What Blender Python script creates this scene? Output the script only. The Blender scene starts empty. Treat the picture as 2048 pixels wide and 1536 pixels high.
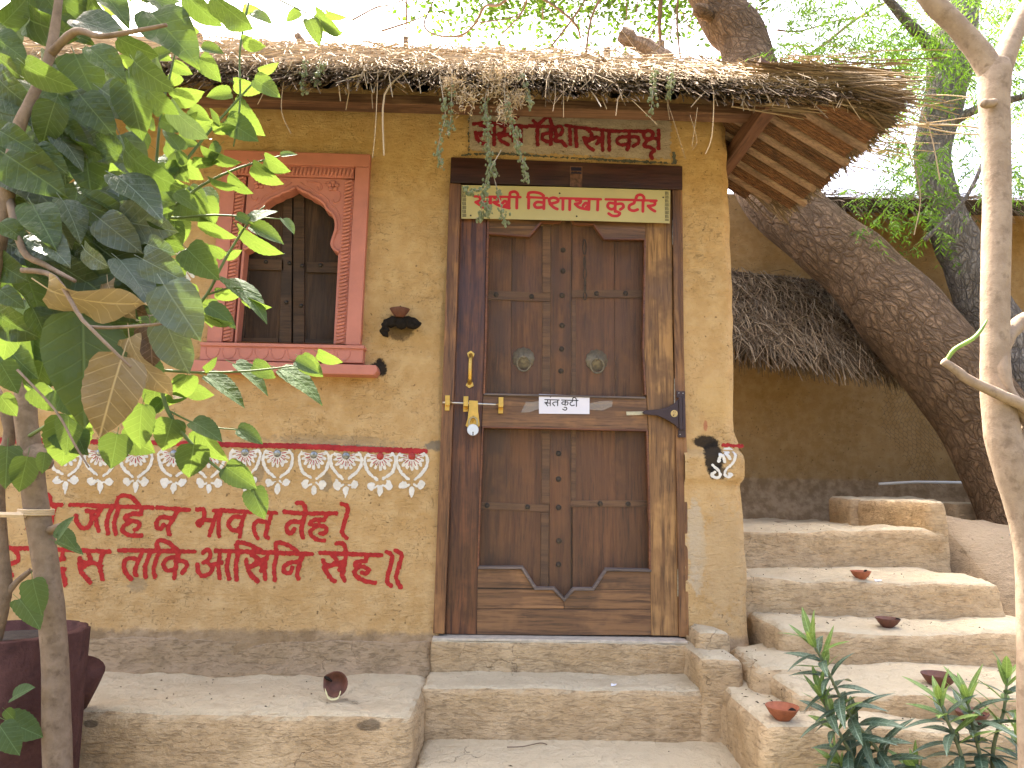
import bpy, bmesh, math, random
import numpy as np
from mathutils import Vector, Matrix

# ---------------------------------------------------------------- camera, light
sc = bpy.context.scene
COL = sc.collection
F = 1500.0
CAM = np.array([0.0, -3.2, 0.597])
_yaw, _pitch, _roll = map(math.radians, (1.4, 8.0, 1.05))
FWD = np.array([math.sin(_yaw)*math.cos(_pitch), math.cos(_yaw)*math.cos(_pitch), math.sin(_pitch)])
_r0 = np.array([math.cos(_yaw), -math.sin(_yaw), 0.0])
_u0 = np.cross(_r0, FWD)
RIGHT = _r0*math.cos(_roll) + _u0*math.sin(_roll)
UP = -_r0*math.sin(_roll) + _u0*math.cos(_roll)
cd = bpy.data.cameras.new('camera')
cam = bpy.data.objects.new('camera', cd); COL.objects.link(cam)
cd.sensor_width = 36.0; cd.lens = F/2048*36.0; cd.clip_start = 0.05; cd.clip_end = 600
_m = Matrix.Identity(4)
for _i in range(3):
    _m[_i][0] = RIGHT[_i]; _m[_i][1] = UP[_i]; _m[_i][2] = -FWD[_i]; _m[_i][3] = CAM[_i]
cam.matrix_world = _m
sc.camera = cam

SUN_EL, SUN_AZ = 60.0, -34.0          # azimuth from +Y (behind the hut), negative = to the left
_el, _az = math.radians(SUN_EL), math.radians(SUN_AZ)
SUN = Vector((math.sin(_az)*math.cos(_el), math.cos(_az)*math.cos(_el), math.sin(_el)))
w = bpy.data.worlds.new('World'); sc.world = w; w.use_nodes = True
_nt = w.node_tree
_sky = _nt.nodes.new('ShaderNodeTexSky'); _sky.sky_type = 'NISHITA'; _sky.sun_disc = False
_sky.sun_elevation = _el; _sky.sun_rotation = _az
_sky.air_density = 0.6; _sky.dust_density = 8.0; _sky.ozone_density = 0.0
_bg = _nt.nodes['Background']; _bg.inputs['Strength'].default_value = 0.15
_nt.links.new(_sky.outputs[0], _bg.inputs['Color'])
sd = bpy.data.lights.new('sun', 'SUN'); sd.energy = 3.0; sd.angle = math.radians(0.6); sd.color = (1.0, 0.93, 0.82)
so = bpy.data.objects.new('sun', sd); COL.objects.link(so)
so.rotation_euler = SUN.to_track_quat('Z', 'Y').to_euler(); so.location = (-4, 6, 9)
vs = sc.view_settings
vs.view_transform = 'Standard'; vs.look = 'None'; vs.gamma = 1.0; vs.use_curve_mapping = False
vs.exposure = 2.88

# ---------------------------------------------------------------- pixel -> place
def ray(px, py): return FWD + RIGHT*(px-1024)/F - UP*(py-768)/F
def P(px, py, y):                      # on the vertical plane at depth y
    d = ray(px, py); t = (y-CAM[1])/d[1]; return CAM + d*t
def PZ(px, py, z):                     # on the level z
    d = ray(px, py); t = (z-CAM[2])/d[2]; return CAM + d*t
def mpp(y): return (y-CAM[1])/F        # metres per photo pixel at depth y

# ---------------------------------------------------------------- noise
def _h(i, j, k, s):
    n = (i*374761393 + j*668265263 + k*1274126177 + s*974711) & 0x7fffffff
    n = (n ^ (n >> 13))*1274126177 & 0x7fffffff
    return ((n ^ (n >> 16)) & 0xffff)/65535.0
def vn(x, y, z=0.0, s=0):              # value noise, -1..1
    x, y, z = np.broadcast_arrays(np.asarray(x, float), np.asarray(y, float), np.asarray(z, float))
    i, j, k = np.floor(x).astype(np.int64), np.floor(y).astype(np.int64), np.floor(z).astype(np.int64)
    f, g, h = x-i, y-j, z-k
    f, g, h = f*f*(3-2*f), g*g*(3-2*g), h*h*(3-2*h)
    r = 0
    for a in (0, 1):
        for b in (0, 1):
            for c in (0, 1):
                r = r + _h(i+a, j+b, k+c, s)*(f if a else 1-f)*(g if b else 1-g)*(h if c else 1-h)
    return r*2-1
def sstep(a, b, x):
    t = np.clip((np.asarray(x, float)-a)/(b-a), 0, 1); return t*t*(3-2*t)

# ---------------------------------------------------------------- materials
def new_mat(name):
    m = bpy.data.materials.new(name); m.use_nodes = True
    return m, m.node_tree, m.node_tree.nodes['Principled BSDF']
def N(nt, t, **kw):
    n = nt.nodes.new(t)
    for k, v in kw.items(): setattr(n, k, v)
    return n
def coords(nt, scale=(1, 1, 1), rot=(0, 0, 0), kind='Object'):
    tc = N(nt, 'ShaderNodeTexCoord'); mp = N(nt, 'ShaderNodeMapping')
    mp.inputs['Scale'].default_value = scale; mp.inputs['Rotation'].default_value = rot
    nt.links.new(tc.outputs[kind], mp.inputs['Vector']); return mp.outputs[0]
def noise(nt, vec, scale, detail=4, rough=.55, dist=0.0):
    n = N(nt, 'ShaderNodeTexNoise'); n.inputs['Scale'].default_value = scale; n.inputs['Detail'].default_value = detail
    n.inputs['Roughness'].default_value = rough; n.inputs['Distortion'].default_value = dist
    nt.links.new(vec, n.inputs['Vector']); return n.outputs['Fac']
def ramp(nt, fac, stops):
    r = N(nt, 'ShaderNodeValToRGB'); e = r.color_ramp.elements
    while len(e) < len(stops): e.new(0.5)
    for q, (p, c) in zip(e, stops):
        q.position = p; q.color = (c, c, c, 1) if isinstance(c, (int, float)) else (*c, 1)
    nt.links.new(fac, r.inputs[0]); return r.outputs[0]
def mix(nt, fac, a, b, mode='MIX'):
    m = N(nt, 'ShaderNodeMix', data_type='RGBA', blend_type=mode)
    for s, v in ((m.inputs[0], fac), (m.inputs[6], a), (m.inputs[7], b)):
        if isinstance(v, (int, float)): s.default_value = v if s == m.inputs[0] else (v, v, v, 1)
        elif isinstance(v, tuple): s.default_value = (*v, 1)
        else: nt.links.new(v, s)
    return m.outputs[2]
def mth(nt, op, a, b=None, c=None):
    m = N(nt, 'ShaderNodeMath', operation=op)
    for i, v in enumerate((a, b, c)):
        if v is None: continue
        if isinstance(v, (int, float)): m.inputs[i].default_value = v
        else: nt.links.new(v, m.inputs[i])
    return m.outputs[0]
def bump(nt, bs, height, strength=.5, dist=.01):
    b = N(nt, 'ShaderNodeBump'); b.inputs['Strength'].default_value = strength; b.inputs['Distance'].default_value = dist
    nt.links.new(height, b.inputs['Height']); nt.links.new(b.outputs[0], bs.inputs['Normal'])
def setc(nt, bs, col):
    if isinstance(col, tuple): bs.inputs['Base Color'].default_value = (*col, 1)
    else: nt.links.new(col, bs.inputs['Base Color'])

def blotch(nt, vec, cx, cz, rx, rz, nse, amt=.5):
    """soft-edged mask of a stain centred on (cx, cz) of a wall, broken up by a noise"""
    sp = N(nt, 'ShaderNodeSeparateXYZ'); nt.links.new(vec, sp.inputs[0])
    dx = mth(nt, 'DIVIDE', mth(nt, 'SUBTRACT', sp.outputs[0], cx), rx)
    dz = mth(nt, 'DIVIDE', mth(nt, 'SUBTRACT', sp.outputs[2], cz), rz)
    d = mth(nt, 'ADD', mth(nt, 'MULTIPLY', dx, dx), mth(nt, 'MULTIPLY', dz, dz))
    d = mth(nt, 'ADD', mth(nt, 'SUBTRACT', 1.0, d), mth(nt, 'MULTIPLY', mth(nt, 'SUBTRACT', nse, .5), amt*4))
    return ramp(nt, d, [(.25, 0.0), (.55, 1.0)])

def m_ochre(name, a, b, c, mudline=None, stains=()):
    m, nt, bs = new_mat(name)
    v = coords(nt)
    big = noise(nt, v, 2.2, 5, .6); mid = noise(nt, v, 14, 5, .6); fine = noise(nt, v, 70, 4, .65)
    col = mix(nt, ramp(nt, big, [(.38, 0.0), (.62, 1.0)]), a, b)
    col = mix(nt, ramp(nt, mid, [(.42, 0.0), (.64, .8)]), col, c)
    # chopped-straw flecks and trowel scratches
    vs_ = coords(nt, (26, 26, 90)); vs2 = coords(nt, (70, 70, 34), (0, .6, 0))
    f1 = ramp(nt, noise(nt, vs_, 1.0, 3, .6, 1.5), [(.60, 0.0), (.66, 1.0)])
    f2 = ramp(nt, noise(nt, vs2, 1.0, 2, .5, 2.5), [(.62, 0.0), (.67, 1.0)])
    zone = ramp(nt, noise(nt, v, 5, 3, .6), [(.42, 0.1), (.60, 1.0)])
    fl = mth(nt, 'MULTIPLY', mth(nt, 'MAXIMUM', f1, f2), zone)
    col = mix(nt, mth(nt, 'MULTIPLY', fl, .46), col, (.16, .105, .05))
    spot = ramp(nt, noise(nt, v, 55, 2, .4), [(.70, 0.0), (.75, .7)])
    col = mix(nt, spot, col, (.11, .07, .035))
    if mudline is not None:
        sp = N(nt, 'ShaderNodeSeparateXYZ'); nt.links.new(v, sp.inputs[0])
        h = mth(nt, 'ADD', sp.outputs[2], mth(nt, 'MULTIPLY', mth(nt, 'SUBTRACT', noise(nt, v, 16, 6, .7), .5), .07))
        mk = ramp(nt, mth(nt, 'SUBTRACT', h, mudline-.5), [(.485, 1.0), (.505, 0.0)])
        mudc = mix(nt, ramp(nt, mid, [(.4, 0.0), (.62, 1.0)]), (.25, .165, .085), (.40, .28, .16))
        col = mix(nt, mk, col, mudc)
    nz = noise(nt, v, 34, 6, .7)
    for (cx, cz, rx, rz, colr, op, amt) in stains:
        k = blotch(nt, v, cx, cz, rx, rz, nz, amt)
        col = mix(nt, mth(nt, 'MULTIPLY', k, op), col, colr)
    setc(nt, bs, col); bs.inputs['Roughness'].default_value = .93
    bs.inputs['Specular IOR Level'].default_value = .15
    hgt = mth(nt, 'ADD', mth(nt, 'MULTIPLY', mid, .7), mth(nt, 'MULTIPLY', fine, .5))
    hgt = mth(nt, 'SUBTRACT', hgt, mth(nt, 'MULTIPLY', fl, .45))
    hgt = mth(nt, 'ADD', hgt, mth(nt, 'MULTIPLY', noise(nt, vs_, .45, 4, .6, .8), .8))
    bump(nt, bs, hgt, .6, .014)
    return m

def m_mud(name, a=(.52, .365, .20), b=(.64, .47, .275), top=(.66, .55, .365), stains=(), bounce_cut=False):
    m, nt, bs = new_mat(name)
    v = coords(nt)
    big = noise(nt, v, 3, 5, .6); mid = noise(nt, v, 20, 6, .65); fine = noise(nt, v, 90, 4, .7)
    col = mix(nt, ramp(nt, big, [(.38, 0.0), (.62, 1.0)]), a, b)
    col = mix(nt, ramp(nt, mid, [(.44, .0), (.68, .55)]), col, tuple(q*.62 for q in a))
    vs_ = coords(nt, (22, 22, 95))
    st = ramp(nt, noise(nt, vs_, 1.0, 4, .6, 1.2), [(.55, 0.0), (.63, 1.0)])
    col = mix(nt, mth(nt, 'MULTIPLY', st, .36), col, tuple(q*.42 for q in a))
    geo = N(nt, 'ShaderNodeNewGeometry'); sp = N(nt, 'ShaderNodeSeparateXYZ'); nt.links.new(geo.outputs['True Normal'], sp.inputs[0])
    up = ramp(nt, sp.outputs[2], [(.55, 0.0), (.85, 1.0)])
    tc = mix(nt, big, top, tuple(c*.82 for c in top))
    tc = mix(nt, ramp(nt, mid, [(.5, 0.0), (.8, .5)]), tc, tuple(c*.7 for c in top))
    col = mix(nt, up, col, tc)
    if bounce_cut:                            # unseen dark turf in front, added to cut bounce light onto the wall
        sy = N(nt, 'ShaderNodeSeparateXYZ'); nt.links.new(v, sy.inputs[0])
        g_ = mth(nt, 'ADD', sy.outputs[1], mth(nt, 'MULTIPLY', mth(nt, 'SUBTRACT', noise(nt, v, 3, 4), .5), .5))
        gm = ramp(nt, mth(nt, 'ADD', g_, 1.9), [(.3, 1.0), (.5, 0.0)])
        col = mix(nt, gm, col, mix(nt, mid, (.085, .078, .036), (.16, .135, .068)))
    # drying cracks
    vo = N(nt, 'ShaderNodeTexVoronoi', feature='DISTANCE_TO_EDGE'); vo.inputs['Scale'].default_value = 3.4
    wv = N(nt, 'ShaderNodeVectorMath', operation='ADD')
    nn = N(nt, 'ShaderNodeTexNoise'); nn.inputs['Scale'].default_value = 7; nn.inputs['Detail'].default_value = 5
    nt.links.new(v, nn.inputs['Vector'])
    sc_ = N(nt, 'ShaderNodeVectorMath', operation='SCALE'); sc_.inputs['Scale'].default_value = .35
    nt.links.new(nn.outputs['Color'], sc_.inputs[0]); nt.links.new(v, wv.inputs[0]); nt.links.new(sc_.outputs[0], wv.inputs[1])
    nt.links.new(wv.outputs[0], vo.inputs['Vector'])
    cr = ramp(nt, vo.outputs['Distance'], [(.0, 1.0), (.007, 0.0)])
    cr = mth(nt, 'MULTIPLY', cr, ramp(nt, noise(nt, v, 2.6, 2), [(.54, 0.0), (.62, 1.0)]))
    col = mix(nt, mth(nt, 'MULTIPLY', cr, .6), col, (.07, .045, .03))
    nz = noise(nt, v, 26, 6, .7)
    for (cx, cz, rx, rz, colr, op, amt) in stains:
        k = blotch(nt, v, cx, cz, rx, rz, nz, amt)
        col = mix(nt, mth(nt, 'MULTIPLY', k, op), col, colr)
    setc(nt, bs, col); bs.inputs['Roughness'].default_value = .95; bs.inputs['Specular IOR Level'].default_value = .1
    h = mth(nt, 'ADD', mth(nt, 'MULTIPLY', mid, 1.0), mth(nt, 'MULTIPLY', fine, .5))
    h = mth(nt, 'SUBTRACT', h, mth(nt, 'MULTIPLY', cr, .8))
    h = mth(nt, 'SUBTRACT', h, mth(nt, 'MULTIPLY', st, .3))
    h = mth(nt, 'ADD', h, mth(nt, 'MULTIPLY', noise(nt, vs_, .4, 5, .65, .8), 1.1))
    bump(nt, bs, h, .7, .02)
    return m

def m_wood(name, a, b, wear, axis='z', gloss=.42, scale=1.0, wearamt=.5):
    m, nt, bs = new_mat(name)
    s = {'z': (38, 38, 2.2), 'x': (2.2, 38, 38), 'y': (38, 2.2, 38)}[axis]
    s = tuple(q*scale for q in s)
    oi = N(nt, 'ShaderNodeObjectInfo')
    tc = N(nt, 'ShaderNodeTexCoord'); ad = N(nt, 'ShaderNodeVectorMath', operation='ADD')
    cb = N(nt, 'ShaderNodeCombineXYZ'); r7 = mth(nt, 'MULTIPLY', oi.outputs['Random'], 7.0)
    for i in range(3): nt.links.new(r7, cb.inputs[i])
    nt.links.new(tc.outputs['Object'], ad.inputs[0]); nt.links.new(cb.outputs[0], ad.inputs[1])
    mp = N(nt, 'ShaderNodeMapping'); mp.inputs['Scale'].default_value = s; nt.links.new(ad.outputs[0], mp.inputs['Vector'])
    g = noise(nt, mp.outputs[0], 1.0, 6, .65, .6)
    g2 = noise(nt, mp.outputs[0], 3.5, 4, .7, .3)
    p = noise(nt, ad.outputs[0], 4.5, 4, .6)
    col = mix(nt, ramp(nt, g, [(.38, 0.0), (.62, 1.0)]), a, b)
    col = mix(nt, ramp(nt, g2, [(.48, 0.0), (.68, .85)]), col, tuple(c*.35 for c in a))
    p2 = noise(nt, mp.outputs[0], .22, 4, .6, .5)
    col = mix(nt, ramp(nt, p2, [(.48, 0.0), (.66, .8)]), col, tuple(c*.42 for c in a))
    wk = mth(nt, 'MULTIPLY', ramp(nt, p, [(.46, 0.0), (.58, 1.0)]), ramp(nt, g, [(.42, 0.0), (.56, 1.0)]))
    col = mix(nt, mth(nt, 'MULTIPLY', wk, wearamt), col, wear)
    vv = mth(nt, 'ADD', .82, mth(nt, 'MULTIPLY', oi.outputs['Random'], .32))
    col = mix(nt, 1.0, col, vv, 'MULTIPLY')
    setc(nt, bs, col)
    bs.inputs['Roughness'].default_value = gloss
    nt.links.new(ramp(nt, p, [(.35, gloss), (.7, min(1, gloss+.3))]), bs.inputs['Roughness'])
    bump(nt, bs, mth(nt, 'ADD', g, mth(nt, 'MULTIPLY', g2, .5)), .35, .004)
    return m

def m_plain(name, col, rough=.7, var=.25, scale=20, metal=0.0, bmp=.15, spec=.4):
    m, nt, bs = new_mat(name)
    v = coords(nt)
    n = noise(nt, v, scale, 5, .6)
    c = mix(nt, ramp(nt, n, [(.3, 0.0), (.7, 1.0)]), tuple(q*(1-var) for q in col), tuple(min(1, q*(1+var)) for q in col))
    setc(nt, bs, c); bs.inputs['Roughness'].default_value = rough; bs.inputs['Metallic'].default_value = metal
    bs.inputs['Specular IOR Level'].default_value = spec
    if bmp: bump(nt, bs, noise(nt, v, scale*3, 4, .6), bmp, .005)
    return m

def m_leaf(name, a, b, trans, tcol, gloss=.38, vein=True):
    m, nt, bs = new_mat(name)
    oi = N(nt, 'ShaderNodeObjectInfo'); v = coords(nt)
    n = noise(nt, v, 5, 3)
    f = mth(nt, 'MULTIPLY', mth(nt, 'ADD', oi.outputs['Random'], n), .5)
    col = mix(nt, ramp(nt, f, [(.3, 0.0), (.7, 1.0)]), a, b)
    if vein:                            # pale midrib and side veins, in the leaf's own frame (length 1 along Y)
        sp = N(nt, 'ShaderNodeSeparateXYZ'); nt.links.new(v, sp.inputs[0])
        ax = mth(nt, 'ABSOLUTE', sp.outputs[0])
        mid = ramp(nt, ax, [(.006, 1.0), (.016, 0.0)])
        q = mth(nt, 'FRACT', mth(nt, 'MULTIPLY', mth(nt, 'SUBTRACT', sp.outputs[1], mth(nt, 'MULTIPLY', ax, .75)), 6.5))
        sv = ramp(nt, mth(nt, 'ABSOLUTE', mth(nt, 'SUBTRACT', q, .5)), [(.02, .55), (.07, 0.0)])
        col = mix(nt, mth(nt, 'MULTIPLY', mth(nt, 'MAXIMUM', mid, sv), .6), col, tuple(min(1, c*2.2+.04) for c in b))
        bump(nt, bs, mth(nt, 'SUBTRACT', mth(nt, 'MULTIPLY', n, .6), mth(nt, 'MAXIMUM', mid, sv)), .35, .05)
    setc(nt, bs, col); bs.inputs['Roughness'].default_value = gloss; bs.inputs['Specular IOR Level'].default_value = .45
    tr = N(nt, 'ShaderNodeBsdfTranslucent')
    tr.inputs[0].default_value = (*tcol, 1)
    mx = N(nt, 'ShaderNodeMixShader'); mx.inputs[0].default_value = trans
    nt.links.new(bs.outputs[0], mx.inputs[1]); nt.links.new(tr.outputs[0], mx.inputs[2])
    nt.links.new(mx.outputs[0], nt.nodes['Material Output'].inputs['Surface'])
    return m

def m_vcol(name, rough=.9, trans=0.0, mul=1.0):
    """colour from the 'Col' attribute (one tone per straw or leaf)"""
    m, nt, bs = new_mat(name)
    at = N(nt, 'ShaderNodeAttribute', attribute_name='Col')
    c = mix(nt, 1.0, at.outputs['Color'], mul, 'MULTIPLY')
    setc(nt, bs, c); bs.inputs['Roughness'].default_value = rough; bs.inputs['Specular IOR Level'].default_value = .2
    if trans:
        tr = N(nt, 'ShaderNodeBsdfTranslucent'); nt.links.new(mix(nt, 1.0, c, (1.6, 1.9, .7), 'MULTIPLY'), tr.inputs[0])
        mx = N(nt, 'ShaderNodeMixShader'); mx.inputs[0].default_value = trans
        nt.links.new(bs.outputs[0], mx.inputs[1]); nt.links.new(tr.outputs[0], mx.inputs[2])
        nt.links.new(mx.outputs[0], nt.nodes['Material Output'].inputs['Surface'])
    return m

def m_bark(name, a, b, dark, scale=1.0, plate=True, strength=.9, grain=0.0):
    m, nt, bs = new_mat(name)
    v = coords(nt, (scale,)*3)
    nn = N(nt, 'ShaderNodeTexNoise'); nn.inputs['Scale'].default_value = 5; nn.inputs['Detail'].default_value = 5
    nt.links.new(v, nn.inputs['Vector'])
    s_ = N(nt, 'ShaderNodeVectorMath', operation='SCALE'); s_.inputs['Scale'].default_value = .13
    ad = N(nt, 'ShaderNodeVectorMath', operation='ADD')
    nt.links.new(nn.outputs['Color'], s_.inputs[0]); nt.links.new(v, ad.inputs[0]); nt.links.new(s_.outputs[0], ad.inputs[1])
    n1 = noise(nt, v, 9, 6, .65); n2 = noise(nt, v, 45, 5, .7)
    col = mix(nt, ramp(nt, n1, [(.38, 0.0), (.62, 1.0)]), a, b)
    h = mth(nt, 'ADD', n1, mth(nt, 'MULTIPLY', n2, .4))
    if plate:
        mp2 = N(nt, 'ShaderNodeMapping'); mp2.inputs['Rotation'].default_value = (0, grain, 0); nt.links.new(ad.outputs[0], mp2.inputs['Vector'])
        mp3 = N(nt, 'ShaderNodeMapping'); mp3.inputs['Scale'].default_value = (1.0, 1.0, .34); nt.links.new(mp2.outputs[0], mp3.inputs['Vector'])
        vo = N(nt, 'ShaderNodeTexVoronoi', feature='DISTANCE_TO_EDGE'); vo.inputs['Scale'].default_value = 20
        nt.links.new(mp3.outputs[0], vo.inputs['Vector'])
        vo2 = N(nt, 'ShaderNodeTexVoronoi', feature='DISTANCE_TO_EDGE'); vo2.inputs['Scale'].default_value = 46
        nt.links.new(mp3.outputs[0], vo2.inputs['Vector'])
        rg = noise(nt, mp3.outputs[0], 22, 7, .75, .4)
        f1 = ramp(nt, mth(nt, 'ADD', vo.outputs['Distance'], mth(nt, 'MULTIPLY', mth(nt, 'SUBTRACT', rg, .5), .22)), [(0.0, 1.0), (.13, 0.0)])
        f2 = ramp(nt, mth(nt, 'ADD', vo2.outputs['Distance'], mth(nt, 'MULTIPLY', mth(nt, 'SUBTRACT', rg, .5), .3)), [(0.0, .6), (.12, 0.0)])
        fi = mth(nt, 'MAXIMUM', f1, f2)
        col = mix(nt, ramp(nt, rg, [(.45, 0.0), (.65, .45)]), col, tuple(min(1, q*1.3) for q in b))
        col = mix(nt, ramp(nt, noise(nt, v, 2.6, 4, .6), [(.4, 0.0), (.65, .45)]), col, tuple(q*.6 for q in a))
        col = mix(nt, mth(nt, 'MULTIPLY', fi, .6), col, dark)
        h = mth(nt, 'ADD', mth(nt, 'SUBTRACT', h, mth(nt, 'MULTIPLY', fi, 1.3)), mth(nt, 'MULTIPLY', rg, 1.2))
    else:
        sp_ = ramp(nt, noise(nt, v, 14, 4, .6), [(.54, 0.0), (.68, .55)])
        col = mix(nt, sp_, col, dark)
    setc(nt, bs, col); bs.inputs['Roughness'].default_value = .9; bs.inputs['Specular IOR Level'].default_value = .2
    bump(nt, bs, h, strength, .03/scale)
    return m

# ---------------------------------------------------------------- mesh helpers
ORG = {}                                # root name -> its place, so parts can be written in world coordinates
def root_loc(o):
    while o is not None and o.parent is not None: o = o.parent
    return ORG.get(o.name, Vector((0, 0, 0))) if o is not None else Vector((0, 0, 0))
def thing(name, label, cat, loc, group=None):
    o = bpy.data.objects.new(name, None); COL.objects.link(o)
    o.empty_display_size = .1; o.location = loc; ORG[o.name] = Vector(loc)
    o['label'] = label; o['category'] = cat
    if group: o['group'] = group
    return o
class MB:
    def __init__(s): s.v = []; s.f = []; s.c = []
    def add(s, vs, fs, col=None):
        b = len(s.v); s.v += [tuple(map(float, q)) for q in vs]; s.f += [tuple(i+b for i in q) for q in fs]
        if col is not None: s.c += [col]*len(vs)
    def box(s, a, b):
        x0, y0, z0 = a; x1, y1, z1 = b
        s.add([(x0, y0, z0), (x1, y0, z0), (x1, y1, z0), (x0, y1, z0), (x0, y0, z1), (x1, y0, z1), (x1, y1, z1), (x0, y1, z1)],
              [(0, 3, 2, 1), (4, 5, 6, 7), (0, 1, 5, 4), (1, 2, 6, 5), (2, 3, 7, 6), (3, 0, 4, 7)])
    def prism(s, pts, d):               # polygon of 3-D points, pushed along d
        n = len(pts); d = np.asarray(d, float); pts = [np.asarray(p, float) for p in pts]
        s.add(pts + [p+d for p in pts], [tuple(range(n)), tuple(range(2*n-1, n-1, -1))] +
              [(i, i+n, (i+1) % n+n, (i+1) % n) for i in range(n)])
    def tube(s, pts, rad, n=6, col=None, caps=True, rough=0.0, seed=0):
        pts = [Vector(p) for p in pts]; k = len(pts)
        if isinstance(rad, (int, float)): rad = [rad]*k
        vs, fs = [], []
        t0 = (pts[1]-pts[0]).normalized()
        ref = Vector((0, 0, 1)) if abs(t0.z) < .9 else Vector((1, 0, 0))
        u = t0.cross(ref).normalized()
        for i, p in enumerate(pts):
            t = (pts[min(i+1, k-1)]-pts[max(i-1, 0)])
            if t.length < 1e-9: t = t0
            t = t.normalized(); u = (u-t*u.dot(t)).normalized(); b = t.cross(u)
            for j in range(n):
                a = 2*math.pi*j/n; q = u*math.cos(a)+b*math.sin(a)
                r = rad[i]
                if rough:
                    c = p+q*r
                    r *= 1+rough*float(vn(c.x*3/r*.1+5, c.y*3/r*.1, c.z*3/r*.1, seed))+rough*.5*float(vn(c.x*9/r*.1+5, c.y*9/r*.1, c.z*9/r*.1, seed+3))
                vs.append(p+q*r)
        for i in range(k-1):
            for j in range(n):
                j2 = (j+1) % n; fs.append((i*n+j, i*n+j2, (i+1)*n+j2, (i+1)*n+j))
        if caps: fs.append(tuple(range(n-1, -1, -1))); fs.append(tuple(range((k-1)*n, k*n)))
        s.add(vs, fs, col)
    def lathe(s, prof, c, axis=(0, 0, 1), n=20, jit=None):
        ax = Vector(axis).normalized(); ref = Vector((1, 0, 0)) if abs(ax.x) < .9 else Vector((0, 1, 0))
        u = (ref-ax*ref.dot(ax)).normalized(); b = ax.cross(u); c = Vector(c)
        vs, fs = [], []
        for r, h in prof:
            for j in range(n):
                a = 2*math.pi*j/n; rr = r*(jit(a, h) if jit else 1)
                vs.append(c+ax*h+(u*math.cos(a)+b*math.sin(a))*rr)
        for i in range(len(prof)-1):
            for j in range(n):
                fs.append((i*n+j, i*n+(j+1) % n, (i+1)*n+(j+1) % n, (i+1)*n+j))
        fs.append(tuple(range(n-1, -1, -1))); fs.append(tuple(range((len(prof)-1)*n, len(prof)*n)))
        s.add(vs, fs)
    def build(s, name, mat, parent=None, smooth=False, bevel=0.0, kind=None, label=None):
        o0 = root_loc(parent)
        me = bpy.data.meshes.new(name)
        va = np.array(s.v, float)-np.array(o0, float)
        me.from_pydata(va.tolist(), [], s.f)
        if s.c:
            at = me.color_attributes.new('Col', 'FLOAT_COLOR', 'POINT')
            at.data.foreach_set('color', np.array([(*c, 1) for c in s.c], np.float32).ravel())
        if bevel:
            bm = bmesh.new(); bm.from_mesh(me)
            bmesh.ops.recalc_face_normals(bm, faces=bm.faces)
            ed = [e for e in bm.edges if e.is_manifold and e.calc_face_angle(0) > .5]
            bmesh.ops.bevel(bm, geom=ed, offset=bevel, segments=2, profile=.6, affect='EDGES', clamp_overlap=True)
            bm.to_mesh(me); bm.free()
        me.materials.append(mat)
        if smooth:
            me.polygons.foreach_set('use_smooth', [True]*len(me.polygons))
        me.update()
        o = bpy.data.objects.new(name, me); COL.objects.link(o)
        if parent is not None: o.parent = parent
        if kind: o['kind'] = kind
        if label: o['label'] = label
        return o
def smooth_path(pts, k=6):              # Catmull-Rom through rows of numbers
    a = np.array(pts, float); n = len(a)
    if n < 3: return [a[0]+(a[-1]-a[0])*t for t in np.linspace(0, 1, k+1)]
    out = []
    for i in range(n-1):
        p0, p1, p2, p3 = a[max(i-1, 0)], a[i], a[i+1], a[min(i+2, n-1)]
        for t in np.arange(k)/k:
            out.append(.5*((2*p1)+(-p0+p2)*t+(2*p0-5*p1+4*p2-p3)*t*t+(-p0+3*p1-3*p2+p3)*t**3))
    out.append(a[-1]); return out
def pprism(name, px, y, depth, mat, parent, bevel=.002, **kw):
    """a flat piece whose outline is given in photo pixels on the plane y, 'depth' thick to the back"""
    mb = MB(); mb.prism([P(a, b, y) for a, b in px], (0, depth, 0)); return mb.build(name, mat, parent, bevel=bevel, **kw)
def bar(name, px, y, wpx, thick, mat, parent, closed=False):
    """a moulding strip of square section along a pixel polyline, mitred"""
    pts = [P(a, b, y) for a, b in px]; w_ = wpx*mpp(y)/2
    vs, fs = [], []; n = len(pts)
    for i, p in enumerate(pts):
        d1 = pts[i]-pts[i-1] if i else pts[1]-pts[0]
        d2 = pts[i+1]-pts[i] if i < n-1 else d1
        d1 = d1/np.linalg.norm(d1); d2 = d2/np.linalg.norm(d2)
        nn = np.array([-(d1+d2)[2], 0, (d1+d2)[0]]); nn /= np.linalg.norm(nn)
        c = max(.5, float(np.dot(nn, np.array([-d1[2], 0, d1[0]]))))
        o = nn*w_/c
        vs += [p-o+(0, thick*.4, 0), p-o*.55+(0, -thick*.6, 0), p+o*.55+(0, -thick*.6, 0), p+o+(0, thick*.4, 0)]
    for i in range(n-1):
        for j in range(3): fs.append((i*4+j, i*4+j+1, i*4+4+j+1, i*4+4+j))
        fs.append((i*4+3, i*4, i*4+4, i*4+7))
    fs += [(3, 2, 1, 0), tuple(range(n*4-4, n*4))]
    mb = MB(); mb.add(vs, fs); return mb.build(name, mat, parent)

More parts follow.
